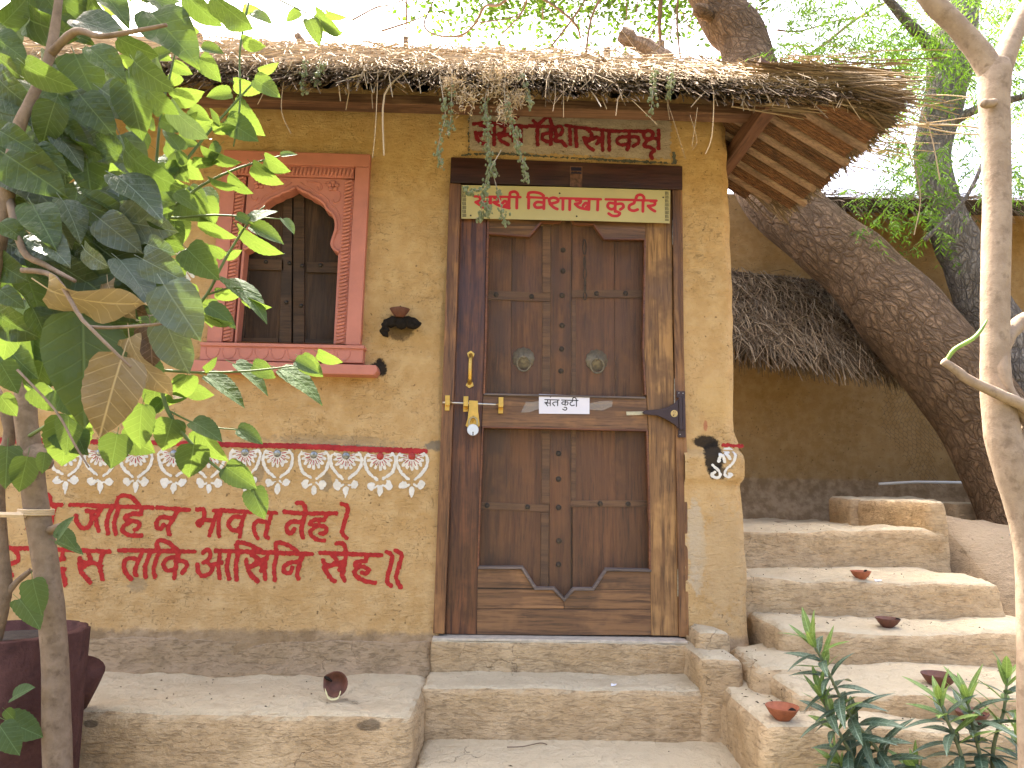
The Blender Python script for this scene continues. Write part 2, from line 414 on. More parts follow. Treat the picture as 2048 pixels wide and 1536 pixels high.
def paint(name, strokes, mat, parent, surf, cell=.0025, rough=.0012, lift=.0015, seed=0, plane_y=0.0, label=None, box=None):
    """brushed marks: strokes = [(pixel polyline, width in pixels[, smooth])]; the union of the strokes is
    cut out of a fine grid and laid on the surface surf(x, z)"""
    segs = []
    for st in strokes:
        pts, wd = st[0], st[1]; sm = st[2] if len(st) > 2 else True
        if len(pts) == 1: pts = [pts[0], (pts[0][0]+.1, pts[0][1])]
        wl = wd if isinstance(wd, (list, tuple)) else [wd]*len(pts)
        rows = [(a, b, w_) for (a, b), w_ in zip(pts, wl)]
        if sm and len(rows) > 2: rows = smooth_path(rows, 5)
        q = [(*P(a, b, plane_y)[[0, 2]], w_*mpp(plane_y)/2) for a, b, w_ in rows]
        segs += [(q[i], q[i+1]) for i in range(len(q)-1)]
    S = np.array([[a[0], a[1], b[0], b[1], a[2], b[2]] for a, b in segs])
    mr = S[:, 4:].max()+.006
    x0, x1 = min(S[:, 0].min(), S[:, 2].min())-mr, max(S[:, 0].max(), S[:, 2].max())+mr
    z0, z1 = min(S[:, 1].min(), S[:, 3].min())-mr, max(S[:, 1].max(), S[:, 3].max())+mr
    nx, nz = int((x1-x0)/cell)+2, int((z1-z0)/cell)+2
    X, Z = np.meshgrid(x0+np.arange(nx)*cell, z0+np.arange(nz)*cell, indexing='ij')
    D = np.full(X.shape, 9.0)
    for ax, az, bx, bz, ra, rb in S:
        i0, i1 = max(0, int((min(ax, bx)-mr-x0)/cell)), min(nx, int((max(ax, bx)+mr-x0)/cell)+2)
        j0, j1 = max(0, int((min(az, bz)-mr-z0)/cell)), min(nz, int((max(az, bz)+mr-z0)/cell)+2)
        xx, zz = X[i0:i1, j0:j1], Z[i0:i1, j0:j1]
        dx, dz = bx-ax, bz-az; L = dx*dx+dz*dz+1e-12
        t = np.clip(((xx-ax)*dx+(zz-az)*dz)/L, 0, 1)
        d = np.hypot(xx-ax-t*dx, zz-az-t*dz)-(ra+(rb-ra)*t)
        D[i0:i1, j0:j1] = np.minimum(D[i0:i1, j0:j1], d)
    if rough:
        D = D + rough*vn(X*120, Z*120, 0, seed)+rough*.8*vn(X*320, Z*320, 0, seed+1)
    mb = MB(); gv = {}; verts = []; faces = []
    def gvert(i, j):
        k = (i, j)
        if k not in gv: gv[k] = len(verts); verts.append((X[i, j], Z[i, j]))
        return gv[k]
    ev = {}
    def evert(i, j, a, b):
        k = (i, j, a, b)
        if k not in ev:
            t = D[i, j]/(D[i, j]-D[a, b]); t = min(.98, max(.02, t))
            ev[k] = len(verts); verts.append((X[i, j]+t*(X[a, b]-X[i, j]), Z[i, j]+t*(Z[a, b]-Z[i, j])))
        return ev[k]
    ins = D < 0
    act = ins[:-1, :-1] | ins[1:, :-1] | ins[1:, 1:] | ins[:-1, 1:]
    for i, j in zip(*np.nonzero(act)):
        c = [(i, j), (i+1, j), (i+1, j+1), (i, j+1)]
        poly = []
        for q in range(4):
            a, b = c[q], c[(q+1) % 4]; ia, ib = ins[a], ins[b]
            if ia: poly.append(gvert(*a))
            if ia != ib:
                k1, k2 = (a, b) if a < b else (b, a)
                poly.append(evert(*k1, *k2))
        if len(poly) >= 3: faces.append(poly)
    V = np.array(verts); Y = surf(V[:, 0], V[:, 1])-lift
    mb.add(np.stack([V[:, 0], Y, V[:, 1]], 1), faces)
    return mb.build(name, mat, parent, label=label)

def mud_block(name, x, y, z, mat, parent=None, r=.03, amp=.010, cell=.025, seed=0, deform=None, label=None):
    """a hand-formed block of mud: a box with rounded arrises and an uneven, daubed surface"""
    (x0, x1), (y0, y1), (z0, z1) = x, y, z
    c = np.array([(x0+x1)/2, (y0+y1)/2, (z0+z1)/2]); hlf = np.array([x1-x0, y1-y0, z1-z0])/2
    ns = [max(2, int(2*h_/cell)) for h_ in hlf]
    mb = MB(); vid = {}; V = []; Fc = []
    def g(i, j, k):
        q = (i, j, k)
        if q not in vid: vid[q] = len(V); V.append((i/ns[0]*2-1, j/ns[1]*2-1, k/ns[2]*2-1))
        return vid[q]
    a, b, d = ns
    for i in range(a):
        for j in range(b):
            Fc.append((g(i, j, d), g(i+1, j, d), g(i+1, j+1, d), g(i, j+1, d)))
        for k in range(d):
            Fc.append((g(i, 0, k), g(i+1, 0, k), g(i+1, 0, k+1), g(i, 0, k+1)))
            Fc.append((g(i, b, k+1), g(i+1, b, k+1), g(i+1, b, k), g(i, b, k)))
    for j in range(b):
        for k in range(d):
            Fc.append((g(0, j, k+1), g(0, j+1, k+1), g(0, j+1, k), g(0, j, k)))
            Fc.append((g(a, j, k), g(a, j+1, k), g(a, j+1, k+1), g(a, j, k+1)))
    Q = np.array(V)*hlf
    R = min(r, *(hlf*.9))
    inner = np.clip(Q, -(hlf-R), hlf-R); dv = Q-inner; ln = np.linalg.norm(dv, axis=1, keepdims=True)
    nrm = np.where(ln > 1e-9, dv/np.maximum(ln, 1e-9), 0)
    Q = inner+nrm*R+c
    dsp = amp*(vn(Q[:, 0]*5, Q[:, 1]*5, Q[:, 2]*5, seed)+.5*vn(Q[:, 0]*14, Q[:, 1]*14, Q[:, 2]*14, seed+1)
               + .3*vn(Q[:, 0]*38, Q[:, 1]*38, Q[:, 2]*38, seed+2))
    Q = Q+nrm*dsp[:, None]
    if deform: Q = deform(Q)
    mb.add(Q, Fc)
    return mb.build(name, mat, parent, smooth=True, label=label)

# ================================================================ THE HUT
def zf(ox, oy, s):                      # enlargement coordinates -> photo pixels
    return lambda pts: [(ox+a/s, oy+b/s) for a, b in pts]

_edge = np.array([P(a, b, 0)[[2, 0]] for a, b in ((1455, 150), (1455, 230), (1462, 400), (1468, 600), (1471, 750), (1474, 862),
                  (1484, 886), (1489, 920), (1488, 956), (1481, 968), (1484, 1000), (1492, 1080), (1495, 1140), (1499, 1240), (1506, 1400))])[::-1]
def x_right(z): return np.interp(z, _edge[:, 0], _edge[:, 1])+.006*vn(np.asarray(z)*14, 3.3, 0, 5)
Z_BAND = float(P(600, 888, 0)[2]); Z_BULGE = float(P(1440, 962, 0)[2]); X_DOOR_R = float(P(1372, 800, 0)[0])
def wall_y(x, z):
    x, z = np.asarray(x, float), np.asarray(z, float)
    y = -.010*vn(x*1.7, z*1.7, 0, 11)-.0045*vn(x*6, z*6, 0, 12)-.0022*vn(x*15, z*24, 0, 13)
    zb = Z_BAND+.006*vn(x*5, 0, 0, 14)
    y = y-.016*sstep(zb+.012, zb-.012, z)
    col = (x > X_DOOR_R-.05)
    y = y-np.where(col, .022*sstep(zb+.012, zb-.02, z)*sstep(Z_BULGE-.016, Z_BULGE+.012, z), 0)
    y = y-.055*sstep(.05, -.13, z)
    return y

RED = m_plain('red_wall_paint', (.40, .030, .026), .8, .22, 60, bmp=.3, spec=.2)
MAROON = m_plain('maroon_wall_paint', (.20, .017, .026), .8, .3, 50, bmp=.3, spec=.2)
WHITE = m_plain('white_wall_paint', (.74, .70, .62), .85, .12, 60, bmp=.35, spec=.2)
SOOT = m_plain('soot', (.02, .016, .013), .95, .4, 60, bmp=.5, spec=.1)
_s = lambda px, py, rx, rz, c, op, amt: (float(P(px, py, 0)[0]), float(P(px, py, 0)[2])+.9, rx, rz, c, op, amt)   # in the hut's own frame, whose foot is at -0.9
K = (.022, .018, .015); G = (.20, .165, .115)
_st = [_s(1412, 884, .075, .035, K, .95, .35), _s(1424, 915, .055, .085, K, .95, .4), _s(1430, 945, .05, .04, K, .8, .4),
       _s(758, 735, .042, .05, K, .97, .5), _s(797, 655, .09, .07, (.06, .04, .025), .75, .4),
       _s(640, 893, .4, .014, G, .75, .5), _s(660, 880, .35, .03, G, .35, .6), _s(655, 965, .03, .05, G, .55, .5), _s(870, 892, .05, .03, G, .8, .5),
       _s(520, 948, .03, .05, G, .5, .5), _s(280, 1170, .05, .04, G, .45, .6), _s(890, 700, .03, .5, (.33, .22, .10), .6, .4),
       _s(1390, 1090, .05, .25, (.52, .41, .27), .9, .5), _s(1450, 1120, .16, .30, (.50, .36, .20), .55, .6), _s(1440, 800, .14, .12, (.60, .40, .17), .5, .6), _s(1411, 852, .012, .03, (.40, .10, .06), .6, .5),
       _s(480, 1275, .3, .05, (.30, .20, .10), .5, .7), _s(730, 480, .03, .35, (.30, .19, .08), .5, .5)]
M_WALL = m_ochre('ochre_plaster', (.545, .35, .155), (.475, .298, .122), (.60, .41, .20), mudline=.915, stains=_st)

house = thing('mud_hut', 'ochre mud hut with a thatched roof, carved pink window and brown wooden door', 'hut', (0, 0, -.9))

# openings
DX0, DX1 = float(P(890, 700, 0)[0])+.012, float(P(1368, 700, 0)[0])-.012
DZ1 = float(P(1130, 323, 0)[2])-.012
W4 = zf(400, 280, 3.0725)
def WUV(u, v):                          # window frame coordinates -> enlargement coordinates
    y = 87+v*1163; xl = 147-(y-70)*107/1170; xr = 1045-(y-105)*60/1155
    return (xl+(xr-xl)*u, y+(u-.5)*28*(1-v*.3))
def WPX(u, v): return W4([WUV(u, v)])[0]
WX0, WX1 = float(P(*WPX(.06, .5), 0)[0]), float(P(*WPX(.94, .5), 0)[0])
WZ0, WZ1 = float(P(*WPX(.5, 1.0), 0)[2]), float(P(*WPX(.5, .04), 0)[2])

def build_wall():
    mb = MB(); cell = .016
    def lin(a, b): return list(np.linspace(a, b, max(2, int((b-a)/cell)+1)))[:-1]
    xs = lin(-2.75, WX0)+lin(WX0, WX1)+lin(WX1, DX0)+lin(DX0, DX1)+lin(DX1, 1.06)+[1.06]
    zs = lin(-.9, 0.0)+lin(0.0, WZ0)+lin(WZ0, WZ1)+lin(WZ1, DZ1)+lin(DZ1, 2.46)+[2.46]
    xs, zs = np.array(xs), np.array(zs); nx, nz = len(xs), len(zs)
    X, Z = np.meshgrid(xs, zs, indexing='ij')
    XR = x_right(Z)
    X = np.where(X > DX1, DX1+(X-DX1)*(XR-DX1)/(1.06-DX1), X)
    Y = wall_y(X, Z)
    rnd = sstep(.05, 0, XR-X); Y = Y+.035*rnd*rnd          # rounded corner
    idx = np.arange(nx*nz).reshape(nx, nz)
    V = np.stack([X, Y, Z], -1).reshape(-1, 3)
    fs = []
    for i in range(nx-1):
        cx = (xs[i]+xs[i+1])/2
        for j in range(nz-1):
            cz = (zs[j]+zs[j+1])/2
            if DX0 < cx < DX1 and -.0 < cz < DZ1: continue
            if WX0 < cx < WX1 and WZ0 < cz < WZ1: continue
            fs.append((idx[i, j], idx[i+1, j], idx[i+1, j+1], idx[i, j+1]))
    mb.add(V, fs)
    # return of the wall round the right corner
    ys = np.linspace(0, 1, 50)
    zz = zs[::2]; vv = []
    for k in ys:
        for z in zz:
            x = float(x_right(z)); y0 = float(wall_y(x, z))+.035
            y = y0+k*(2.3-y0)
            vv.append((x+.012*float(vn(y*5, z*5, 0, 21))*min(1, k*8)+.012*min(1, k*20), y, z))
    n = len(zz)
    mb.add(vv, [(a*n+b, (a+1)*n+b, (a+1)*n+b+1, a*n+b+1) for a in range(len(ys)-1) for b in range(n-1)])
    # reveals
    for (x0, x1, z0, z1) in ((DX0, DX1, 0.0, DZ1), (WX0, WX1, WZ0, WZ1)):
        for a, b, c, d in (((x0, z0), (x0, z1), 0, 0), ((x1, z1), (x1, z0), 0, 0), ((x0, z1), (x1, z1), 0, 0), ((x1, z0), (x0, z0), 0, 0)):
            mb.add([(a[0], -.02, a[1]), (b[0], -.02, b[1]), (b[0], .3, b[1]), (a[0], .3, a[1])], [(0, 1, 2, 3)])
    # back and left walls close the hut
    mb.add([(-5, 0, -.9), (-5, 2.3, -.9), (-5, 2.3, 2.46), (-5, 0, 2.46)], [(0, 1, 2, 3)])
    mb.add([(-5, 0, -.9), (-2.75, 0, -.9), (-2.75, 0, 2.46), (-5, 0, 2.46)], [(0, 1, 2, 3)])
    mb.add([(-5, 2.3, -.9), (1.08, 2.3, -.9), (1.08, 2.3, 2.46), (-5, 2.3, 2.46)], [(0, 1, 2, 3)])
    return mb.build('wall', M_WALL, house, smooth=True)
wall = build_wall()

# ---- plastered patch over the door with the painted name
M_LINTEL = m_ochre('grey_pink_limewash', (.42, .34, .28), (.36, .29, .235), (.47, .385, .32))
_rows = [([(948, y_), (1332-(y_-238)*.0, y_+8)], 22) for y_ in (240, 252, 266, 280, 294)]
paint('lintel_plaster', _rows+[([(950, 298), (1335, 312)], 14)], M_LINTEL, wall, wall_y, cell=.006, rough=.006, lift=.004, seed=3)
paint('plaster_joint', [([(938, 236), (937, 270), (938, 308)], 2), ([(920, 312), (1000, 309), (1120, 316), (1250, 322), (1352, 328)], [2, 6, 3, 6, 3]), ([(1347, 308), (1349, 325)], 8)],
      m_plain('grey_cement_smear', (.10, .10, .085), .95, .4, 50), wall, wall_y, cell=.003, rough=.004, lift=.0065, seed=8)
Zb = zf(930, 220, 4.876)
def by_word(strokes, gap=3.0):          # strokes whose spans along the line overlap belong to one word
    it = sorted(strokes, key=lambda s: min(p[0] for p in s[0])); out = []; end = -1e9
    for s in it:
        x0 = min(p[0] for p in s[0]); x1 = max(p[0] for p in s[0])
        if x0 > end+gap: out.append([])
        out[-1].append(s); end = max(end, x1)
    return out
def ST(z, w_, *lines): return [(z(l), w_) for l in lines]
_name = ST(Zb, 8.2, [(85, 150), (250, 140), (600, 175)], [(150, 160), (205, 190), (190, 235), (130, 240)], [(105, 230), (120, 290), (165, 335), (215, 345)], [(150, 260), (230, 230), (280, 260)], [(285, 150), (285, 350)],
           [(345, 160), (390, 190), (370, 235), (330, 240)], [(325, 255), (350, 310), (420, 345)], [(360, 270), (420, 250), (450, 270)], [(470, 165), (470, 310)], [(545, 175), (545, 330)], [(520, 70), (480, 110), (455, 155)],
           [(630, 165), (870, 175)], [(705, 170), (705, 350)], [(665, 115), (710, 150), (770, 100), (820, 85), (845, 150)], [(840, 180), (835, 345)], [(830, 230), (765, 245), (755, 290), (800, 320), (835, 310)],
           [(985, 160), (1100, 180), (1510, 210)], [(885, 245), (880, 190), (920, 165), (950, 200), (930, 250), (890, 270), (880, 310), (940, 320), (980, 365)], [(1020, 185), (1025, 345)], [(1075, 185), (1085, 365)],
           [(1195, 200), (1235, 240), (1215, 285), (1165, 280)], [(1160, 280), (1190, 350), (1250, 395)], [(1200, 310), (1280, 270), (1310, 300), (1280, 335)], [(1340, 205), (1340, 395)], [(1405, 205), (1405, 395)],
           [(1530, 205), (1740, 215)], [(1600, 215), (1600, 330), (1580, 390)], [(1595, 265), (1510, 270), (1480, 310), (1530, 345), (1590, 330)], [(1610, 265), (1680, 270), (1690, 320), (1640, 355)],
           [(1740, 230), (1750, 275), (1810, 280), (1830, 235), (1790, 205), (1750, 225)], [(1810, 285), (1760, 320), (1750, 360), (1800, 370), (1840, 395), (1810, 440), (1825, 475)], [(1830, 280), (1885, 290)], [(1885, 205), (1885, 380)])
paint('painted_name', _name, MAROON, wall, wall_y, cell=.003, rough=.0022, lift=.0085, seed=5, label='maroon hand-painted name over the door')

# ---- the verse
Z6 = zf(0, 960, 4.763); Z7 = zf(420, 960, 4.763); Z3 = zf(0, 960, 2.667)
_v1 = ST(Z6, 8.6, [(-20, 265), (55, 255)], [(40, 250), (15, 460)], [(385, 232), (620, 236)], [(412, 135), (480, 138), (515, 165), (518, 215)], [(400, 340), (440, 295), (468, 345), (440, 405)], [(560, 250), (515, 425)], [(330, 250), (300, 460)],
         [(700, 232), (980, 245), (1470, 262)], [(850, 292), (960, 300)], [(895, 300), (900, 380), (870, 445), (810, 455), (765, 400), (755, 340)], [(1000, 250), (940, 370), (965, 480)], [(1085, 265), (1040, 400), (1055, 505)], [(1155, 265), (1112, 400), (1130, 510)],
         [(1135, 230), (1150, 170), (1210, 147), (1290, 175), (1340, 245)], [(1370, 270), (1360, 320)], [(1365, 325), (1285, 320), (1218, 345), (1225, 378), (1300, 388), (1345, 412), (1330, 460), (1305, 470)], [(1260, 402), (1200, 440), (1198, 490), (1270, 525), (1365, 530)],
         [(1515, 262), (1810, 285)], [(1705, 290), (1650, 390), (1612, 450), (1630, 515)], [(1650, 370), (1560, 350), (1512, 390), (1510, 445), (1550, 462), (1572, 425)])
_v1 += ST(Z3, 8.6, [(1056, 157), (1092, 158), (1094, 200), (1075, 240), (1060, 228), (1085, 213), (1145, 216)], [(1165, 165), (1120, 295)])
_v1 += ST(Z7, 8.6, [(48, 288), (640, 312)], [(115, 295), (90, 400), (95, 535)], [(345, 315), (312, 420), (292, 540)], [(320, 355), (235, 352), (187, 410), (205, 462), (265, 480), (305, 440)], [(595, 325), (540, 515), (560, 548)], [(560, 402), (470, 390), (432, 430), (435, 500), (465, 555)],
          [(715, 300), (900, 318), (1215, 316)], [(838, 218), (900, 225), (922, 290)], [(922, 310), (882, 460), (895, 550)], [(890, 402), (790, 395), (742, 440), (752, 497), (792, 505), (812, 460)], [(1120, 322), (1102, 368)],
          [(1100, 378), (1012, 378), (967, 400), (975, 425), (1060, 432), (1115, 455), (1105, 500), (1062, 508)], [(1020, 442), (967, 485), (978, 530), (1030, 565), (1095, 575)], [(1262, 225), (1322, 262), (1292, 400), (1268, 500), (1310, 550)])
for w_ in by_word(_v1): paint('painted_word', w_, RED, wall, wall_y, cell=.003, rough=.0022, lift=.002, seed=6, label='red hand-painted word in the upper line of the verse')
_v2 = ST(Z6, 8.6, [(10, 640), (300, 650)], [(150, 660), (197, 700), (200, 755), (150, 788), (95, 785)], [(80, 690), (85, 790), (110, 860), (142, 905)], [(340, 655), (490, 655)], [(400, 660), (380, 930)], [(500, 655), (720, 662)], [(632, 672), (625, 745)],
         [(640, 750), (560, 752), (525, 790), (525, 850), (575, 895), (640, 850), (610, 845), (640, 920), (650, 995)], [(740, 665), (1070, 676)], [(870, 700), (890, 755), (850, 790), (795, 760)], [(788, 740), (790, 840), (830, 905), (885, 968)], [(805, 835), (905, 785), (990, 815)], [(1005, 690), (978, 800), (1000, 938)],
         [(1160, 665), (1860, 680)], [(1370, 690), (1302, 860), (1320, 903)], [(1330, 752), (1245, 742), (1203, 790), (1212, 870), (1265, 938)], [(1450, 690), (1402, 820), (1405, 918)], [(1530, 690), (1482, 830), (1490, 918)], [(1530, 665), (1507, 605), (1540, 572), (1620, 592), (1705, 665)],
         [(1715, 690), (1692, 800), (1672, 930)], [(1700, 732), (1620, 742), (1572, 800), (1602, 857), (1675, 848)], [(1690, 772), (1760, 772), (1790, 812), (1750, 885)],
         [(1942, 695), (1978, 662), (2012, 700), (1990, 752), (1950, 782)])
_v2 += ST(Z3, 8.6, [(1110, 440), (1135, 462), (1128, 492), (1090, 510), (1062, 488), (1057, 450)], [(1135, 452), (1185, 440)])
_v2 += ST(Z7, 8.6, [(60, 672), (980, 702)], [(105, 685), (90, 800), (100, 930)], [(192, 700), (170, 820), (190, 938)], [(272, 695), (257, 820), (265, 942)], [(267, 672), (262, 605), (300, 592), (400, 622), (500, 672)],
          [(400, 712), (458, 742), (440, 790), (382, 818), (357, 795), (352, 760)], [(367, 830), (402, 900), (465, 963)], [(392, 830), (480, 792), (502, 828), (492, 860)], [(480, 765), (550, 745)], [(555, 715), (530, 800), (535, 940)],
          [(645, 705), (620, 830), (630, 948)], [(642, 682), (632, 612), (670, 597), (770, 627), (850, 692)], [(885, 722), (862, 800), (837, 880), (850, 935)], [(860, 782), (772, 782), (712, 830), (722, 878), (770, 880), (792, 835)],
          [(1060, 692), (1640, 712)], [(1212, 602), (1280, 607), (1302, 682)], [(1180, 722), (1210, 760), (1170, 808), (1105, 800), (1082, 762)], [(1092, 822), (1132, 900), (1195, 963)], [(1112, 832), (1210, 795), (1250, 830), (1240, 855)], [(1210, 800), (1290, 765)], [(1302, 712), (1282, 850), (1267, 900), (1290, 953)],
          [(1500, 722), (1490, 762)], [(1490, 768), (1402, 778), (1392, 808), (1470, 822), (1520, 852), (1490, 884), (1452, 878)], [(1420, 832), (1382, 870), (1412, 920), (1480, 955), (1580, 973)],
          [(1690, 682), (1740, 722), (1720, 830), (1692, 950), (1725, 1003)], [(1775, 667), (1830, 712), (1800, 830), (1777, 930), (1820, 1018)])
for w_ in by_word(_v2): paint('painted_word', w_, RED, wall, wall_y, cell=.003, rough=.0022, lift=.002, seed=7, label='red hand-painted word in the lower line of the verse')

# ---- red band and the row of white flowers under it
M_BAND = m_plain('worn_red_band', (.37, .035, .035), .85, .3, 22, bmp=.3, spec=.15)
paint('red_band', [([(-60, 882), (100, 882), (200, 884), (440, 889), (600, 893), (700, 898), (851, 903)], 11)], M_BAND, wall, wall_y, cell=.004, rough=.003, lift=.002, seed=9)
paint('red_band', [([(1447, 890), (1484, 892)], 7)], M_BAND, wall, wall_y, cell=.004, rough=.003, lift=.004, seed=10)
MIRROR = m_plain('dull_mirror_disc', (.30, .31, .30), .25, .5, 80, .6, .1)
DISC_R = m_plain('red_disc', (.40, .04, .03), .5, .2, 40)
DISC_P = m_plain('pale_disc', (.60, .42, .33), .5, .2, 40)
_rf = random.Random(4)
for i, (fx, fy) in enumerate(((70, 905), (138, 905), (206, 906), (276, 907), (350, 908), (420, 908), (492, 906), (557, 908), (630, 911), (694, 913), (762, 914), (825, 914))):
    q = lambda dx, dy: (fx+dx*(1+.06*_rf.uniform(-1, 1)), fy+dy*(1+.05*_rf.uniform(-1, 1)))
    st = []; rl = []
    for k in range(9):
        a = math.radians(-8+k*196/8); c_, s_ = math.cos(a), math.sin(a)
        st.append(([q(8*c_, 8*s_), q(19*c_, 20*s_), q(24*c_, 25*s_)], [3.5, 6.5, 5.5]))
        rl.append(([q(9*c_, 10*s_), q(18*c_, 19*s_)], 1.5))
    for sx in (-1, 1):
        st.append(([q(sx*24, -7), q(sx*29, 2), q(sx*29, 16), q(sx*22, 32), q(sx*6, 45)], [3.5, 5, 6, 6, 5]))
        st.append(([q(sx*17, 51), q(sx*21, 56), q(sx*16, 61), q(sx*14, 55)], [7, 9, 9, 8])); st.append(([q(sx*14, 60), q(sx*5, 56)], 4))
    st.append(([q(0, 63), q(0, 70), q(-1, 80)], [9, 11, 1.5]))
    paint('painted_flower', st, WHITE, wall, wall_y, cell=.003, rough=.0022, lift=.0022, seed=20+i)
    paint('flower_line', rl, RED, wall, wall_y, cell=.002, rough=.0006, lift=.0034, seed=40+i)
    p = P(fx, fy-1, 0); p[1] = float(wall_y(p[0], p[2]))
    mb = MB(); mb.lathe([(.0155, .0), (.0155, .004), (.011, .007), (.004, .0085)], (p[0], p[1]-.001, p[2]), (0, -1, 0), 14)
    mb.build('mirror_disc', DISC_R if i in (10, 11) else (DISC_P if i == 3 else MIRROR), wall, smooth=True)
# half a flower by the door corner
Zc = zf(1240, 740, 5.908)
for w_ in ST(Zc, 5.5, [(1240, 930), (1300, 935), (1330, 1000), (1310, 1090), (1230, 1170), (1205, 1230), (1240, 1265), (1290, 1240), (1260, 1225)], [(1060, 1130), (1130, 1190), (1155, 1250), (1100, 1275), (1050, 1240), (1090, 1210)]):
    paint('painted_scroll', [w_], WHITE, wall, wall_y, cell=.003, rough=.0022, lift=.0025, seed=61)
for a, b in (((1160, 1005), (1135, 1080)), ((1190, 1020), (1205, 1085)), ((1225, 1000), (1265, 1050)), ((1230, 960), (1260, 970))):
    paint('painted_petal', [(Zc([a, b]), 6.5)], WHITE, wall, wall_y, cell=.003, rough=.0022, lift=.0032, seed=62)
# white figures half hidden by the leaves beside the window
_fl = []
for k in range(11):
    a = math.radians(-110+k*22); _fl.append(([(366+12*math.cos(a), 532+13*math.sin(a)), (366+28*math.cos(a), 532+30*math.sin(a))], [4, 9]))
_fl += [([(366+13*math.cos(t), 532+14*math.sin(t)) for t in np.linspace(-2, 2, 9)], 3), ([(366, 532), (345, 545), (330, 560)], 5), ([(366, 532), (379, 530)], 5)]
paint('painted_flower', _fl, WHITE, wall, wall_y, cell=.004, rough=.003, lift=.0022, seed=63)
for w_ in (([(215, 375), (232, 392), (246, 378), (262, 392), (240, 410), (224, 430)], 7), ([(112, 512), (132, 508), (140, 525), (120, 530)], 14), ([(180, 660), (200, 690), (205, 720)], 12), ([(60, 530), (90, 545)], 8)):
    paint('painted_figure', [w_], WHITE, wall, wall_y, cell=.004, rough=.003, lift=.0022, seed=64)
for w_ in (([(126, 511)], 6), ([(232, 390)], 7)): paint('painted_dot', [w_], RED, wall, wall_y, cell=.002, rough=.0005, lift=.0036, seed=65)

# ---- charred clay bracket on the wall, under its lamp
mb = MB()
_b = zf(740, 590, 13.96)
for pts, r_ in (([(420, 1040), (430, 850), (560, 730), (900, 700), (1200, 740), (1350, 880)], .018), ([(500, 800), (900, 780), (1280, 850)], .017), ([(330, 950), (420, 1080), (500, 1090)], .014)):
    q = smooth_path([P(a, b, -.035) for a, b in _b(pts)], 4)
    mb.tube(q, [r_*(.85+.3*abs(math.sin(i*1.9))) for i in range(len(q))], 8, rough=.25)
mb.tube([P(*_b([(880, 800)])[0], -.05), P(*_b([(880, 800)])[0], .03)], .026, 8)
mb.build('charred_bracket', SOOT, wall, smooth=True)

# ================================================================ WINDOW
PINK = m_plain('pink_frame_paint', (.52, .195, .140), .55, .1, 12, bmp=.12, spec=.35)
DARKW = m_wood('dark_shutter_wood', (0.053, 0.027, 0.013), (0.078, 0.042, 0.021), (0.105, 0.057, 0.030), 'z', .75, wearamt=.4)
DARKW2 = m_wood('dark_shutter_rail', (0.065, 0.036, 0.019), (0.093, 0.051, 0.026), (0.126, 0.068, 0.035), 'x', .7, wearamt=.4)
IRON = m_plain('dull_iron', (.055, .048, .042), .5, .3, 60, .7, .2)
window = MB()
YF = -.032
def wq(name, u0, u1, v0, v1, y, d, mat=PINK, par=None, bevel=.003):
    return pprism(name, [WPX(u0, v0), WPX(u1, v0), WPX(u1, v1), WPX(u0, v1)], y, d, mat, par, bevel)
window = wq('window', 0.0, 1.0, -.012, .055, YF, .09, par=house, bevel=.004)          # top member of the carved frame carries the rest
window['label'] = 'carved pink wooden window frame with a cusped arch'
wq('frame_side', 0.0, .098, .0565, 1.0, YF, .09, par=window, bevel=.004); wq('frame_side', .902, 1.0, .0565, 1.0, YF, .09, par=window, bevel=.004)
# arch panel, two halves that meet at the point of the arch
_arch = [(850, 690), (818, 672), (804, 642), (814, 600), (827, 562), (831, 522), (824, 482), (804, 448), (772, 427), (760, 397), (722, 367), (682, 350), (668, 336), (628, 322), (590, 297)]
def to_uv(x, y):
    v = (y-87)/1163; xl = 147-(y-70)*107/1170; xr = 1045-(y-105)*60/1155; return ((x-xl)/(xr-xl), v)
_auv = [to_uv(*p) for p in smooth_path(_arch, 1)]
_ap = _auv[-1][0]
for s in (1, -1):
    U = lambda u: _ap+s*(u-_ap)
    pts = [(_ap, .125), (.838, .125), (.838, 1.0), (.826, 1.0)]+_auv
    px = [WPX(U(u), v) for u, v in pts]
    pprism('arch_panel', px if s > 0 else px[::-1], YF+.014, .06, PINK, window, 0)
    mb = MB(); q = smooth_path([P(*WPX(U(u+.006), v-.008), YF+.012) for u, v in _auv], 2); mb.tube(q, .0075, 6)
    q2 = smooth_path([P(*WPX(U(min(.832, u+.03)), v-.030), YF+.014) for u, v in _auv[3:]], 2); mb.tube(q2, .003, 5)
    mb.build('arch_bead', PINK, window, smooth=True)
    # rosette and scrolls in the corner
    mb = MB(); cx, cy = WPX(U(.76), .162); c = P(cx, cy, YF+.012)
    for k in range(5):
        a = math.radians(90+72*k); e = c+np.array([math.cos(a)*.016, 0, math.sin(a)*.016])
        mb.lathe([(.0105, 0), (.0095, .004), (.005, .0065), (.001, .007)], e, (0, -1, 0), 10)
    mb.lathe([(.005, 0), (.005, .007), (.002, .009)], c, (0, -1, 0), 8); mb.build('rosette', PINK, window, smooth=True)
    mb = MB()
    for pts in ([(.58, .14), (.63, .145), (.67, .15), (.685, .175), (.665, .19), (.655, .17)], [(.80, .19), (.815, .215), (.80, .245), (.775, .25), (.765, .235)], [(.70, .15), (.72, .14), (.735, .148)]):
        mb.tube(smooth_path([P(*WPX(U(u), v), YF+.013) for u, v in pts], 4), .003, 5)
    mb.build('scroll', PINK, window, smooth=True)
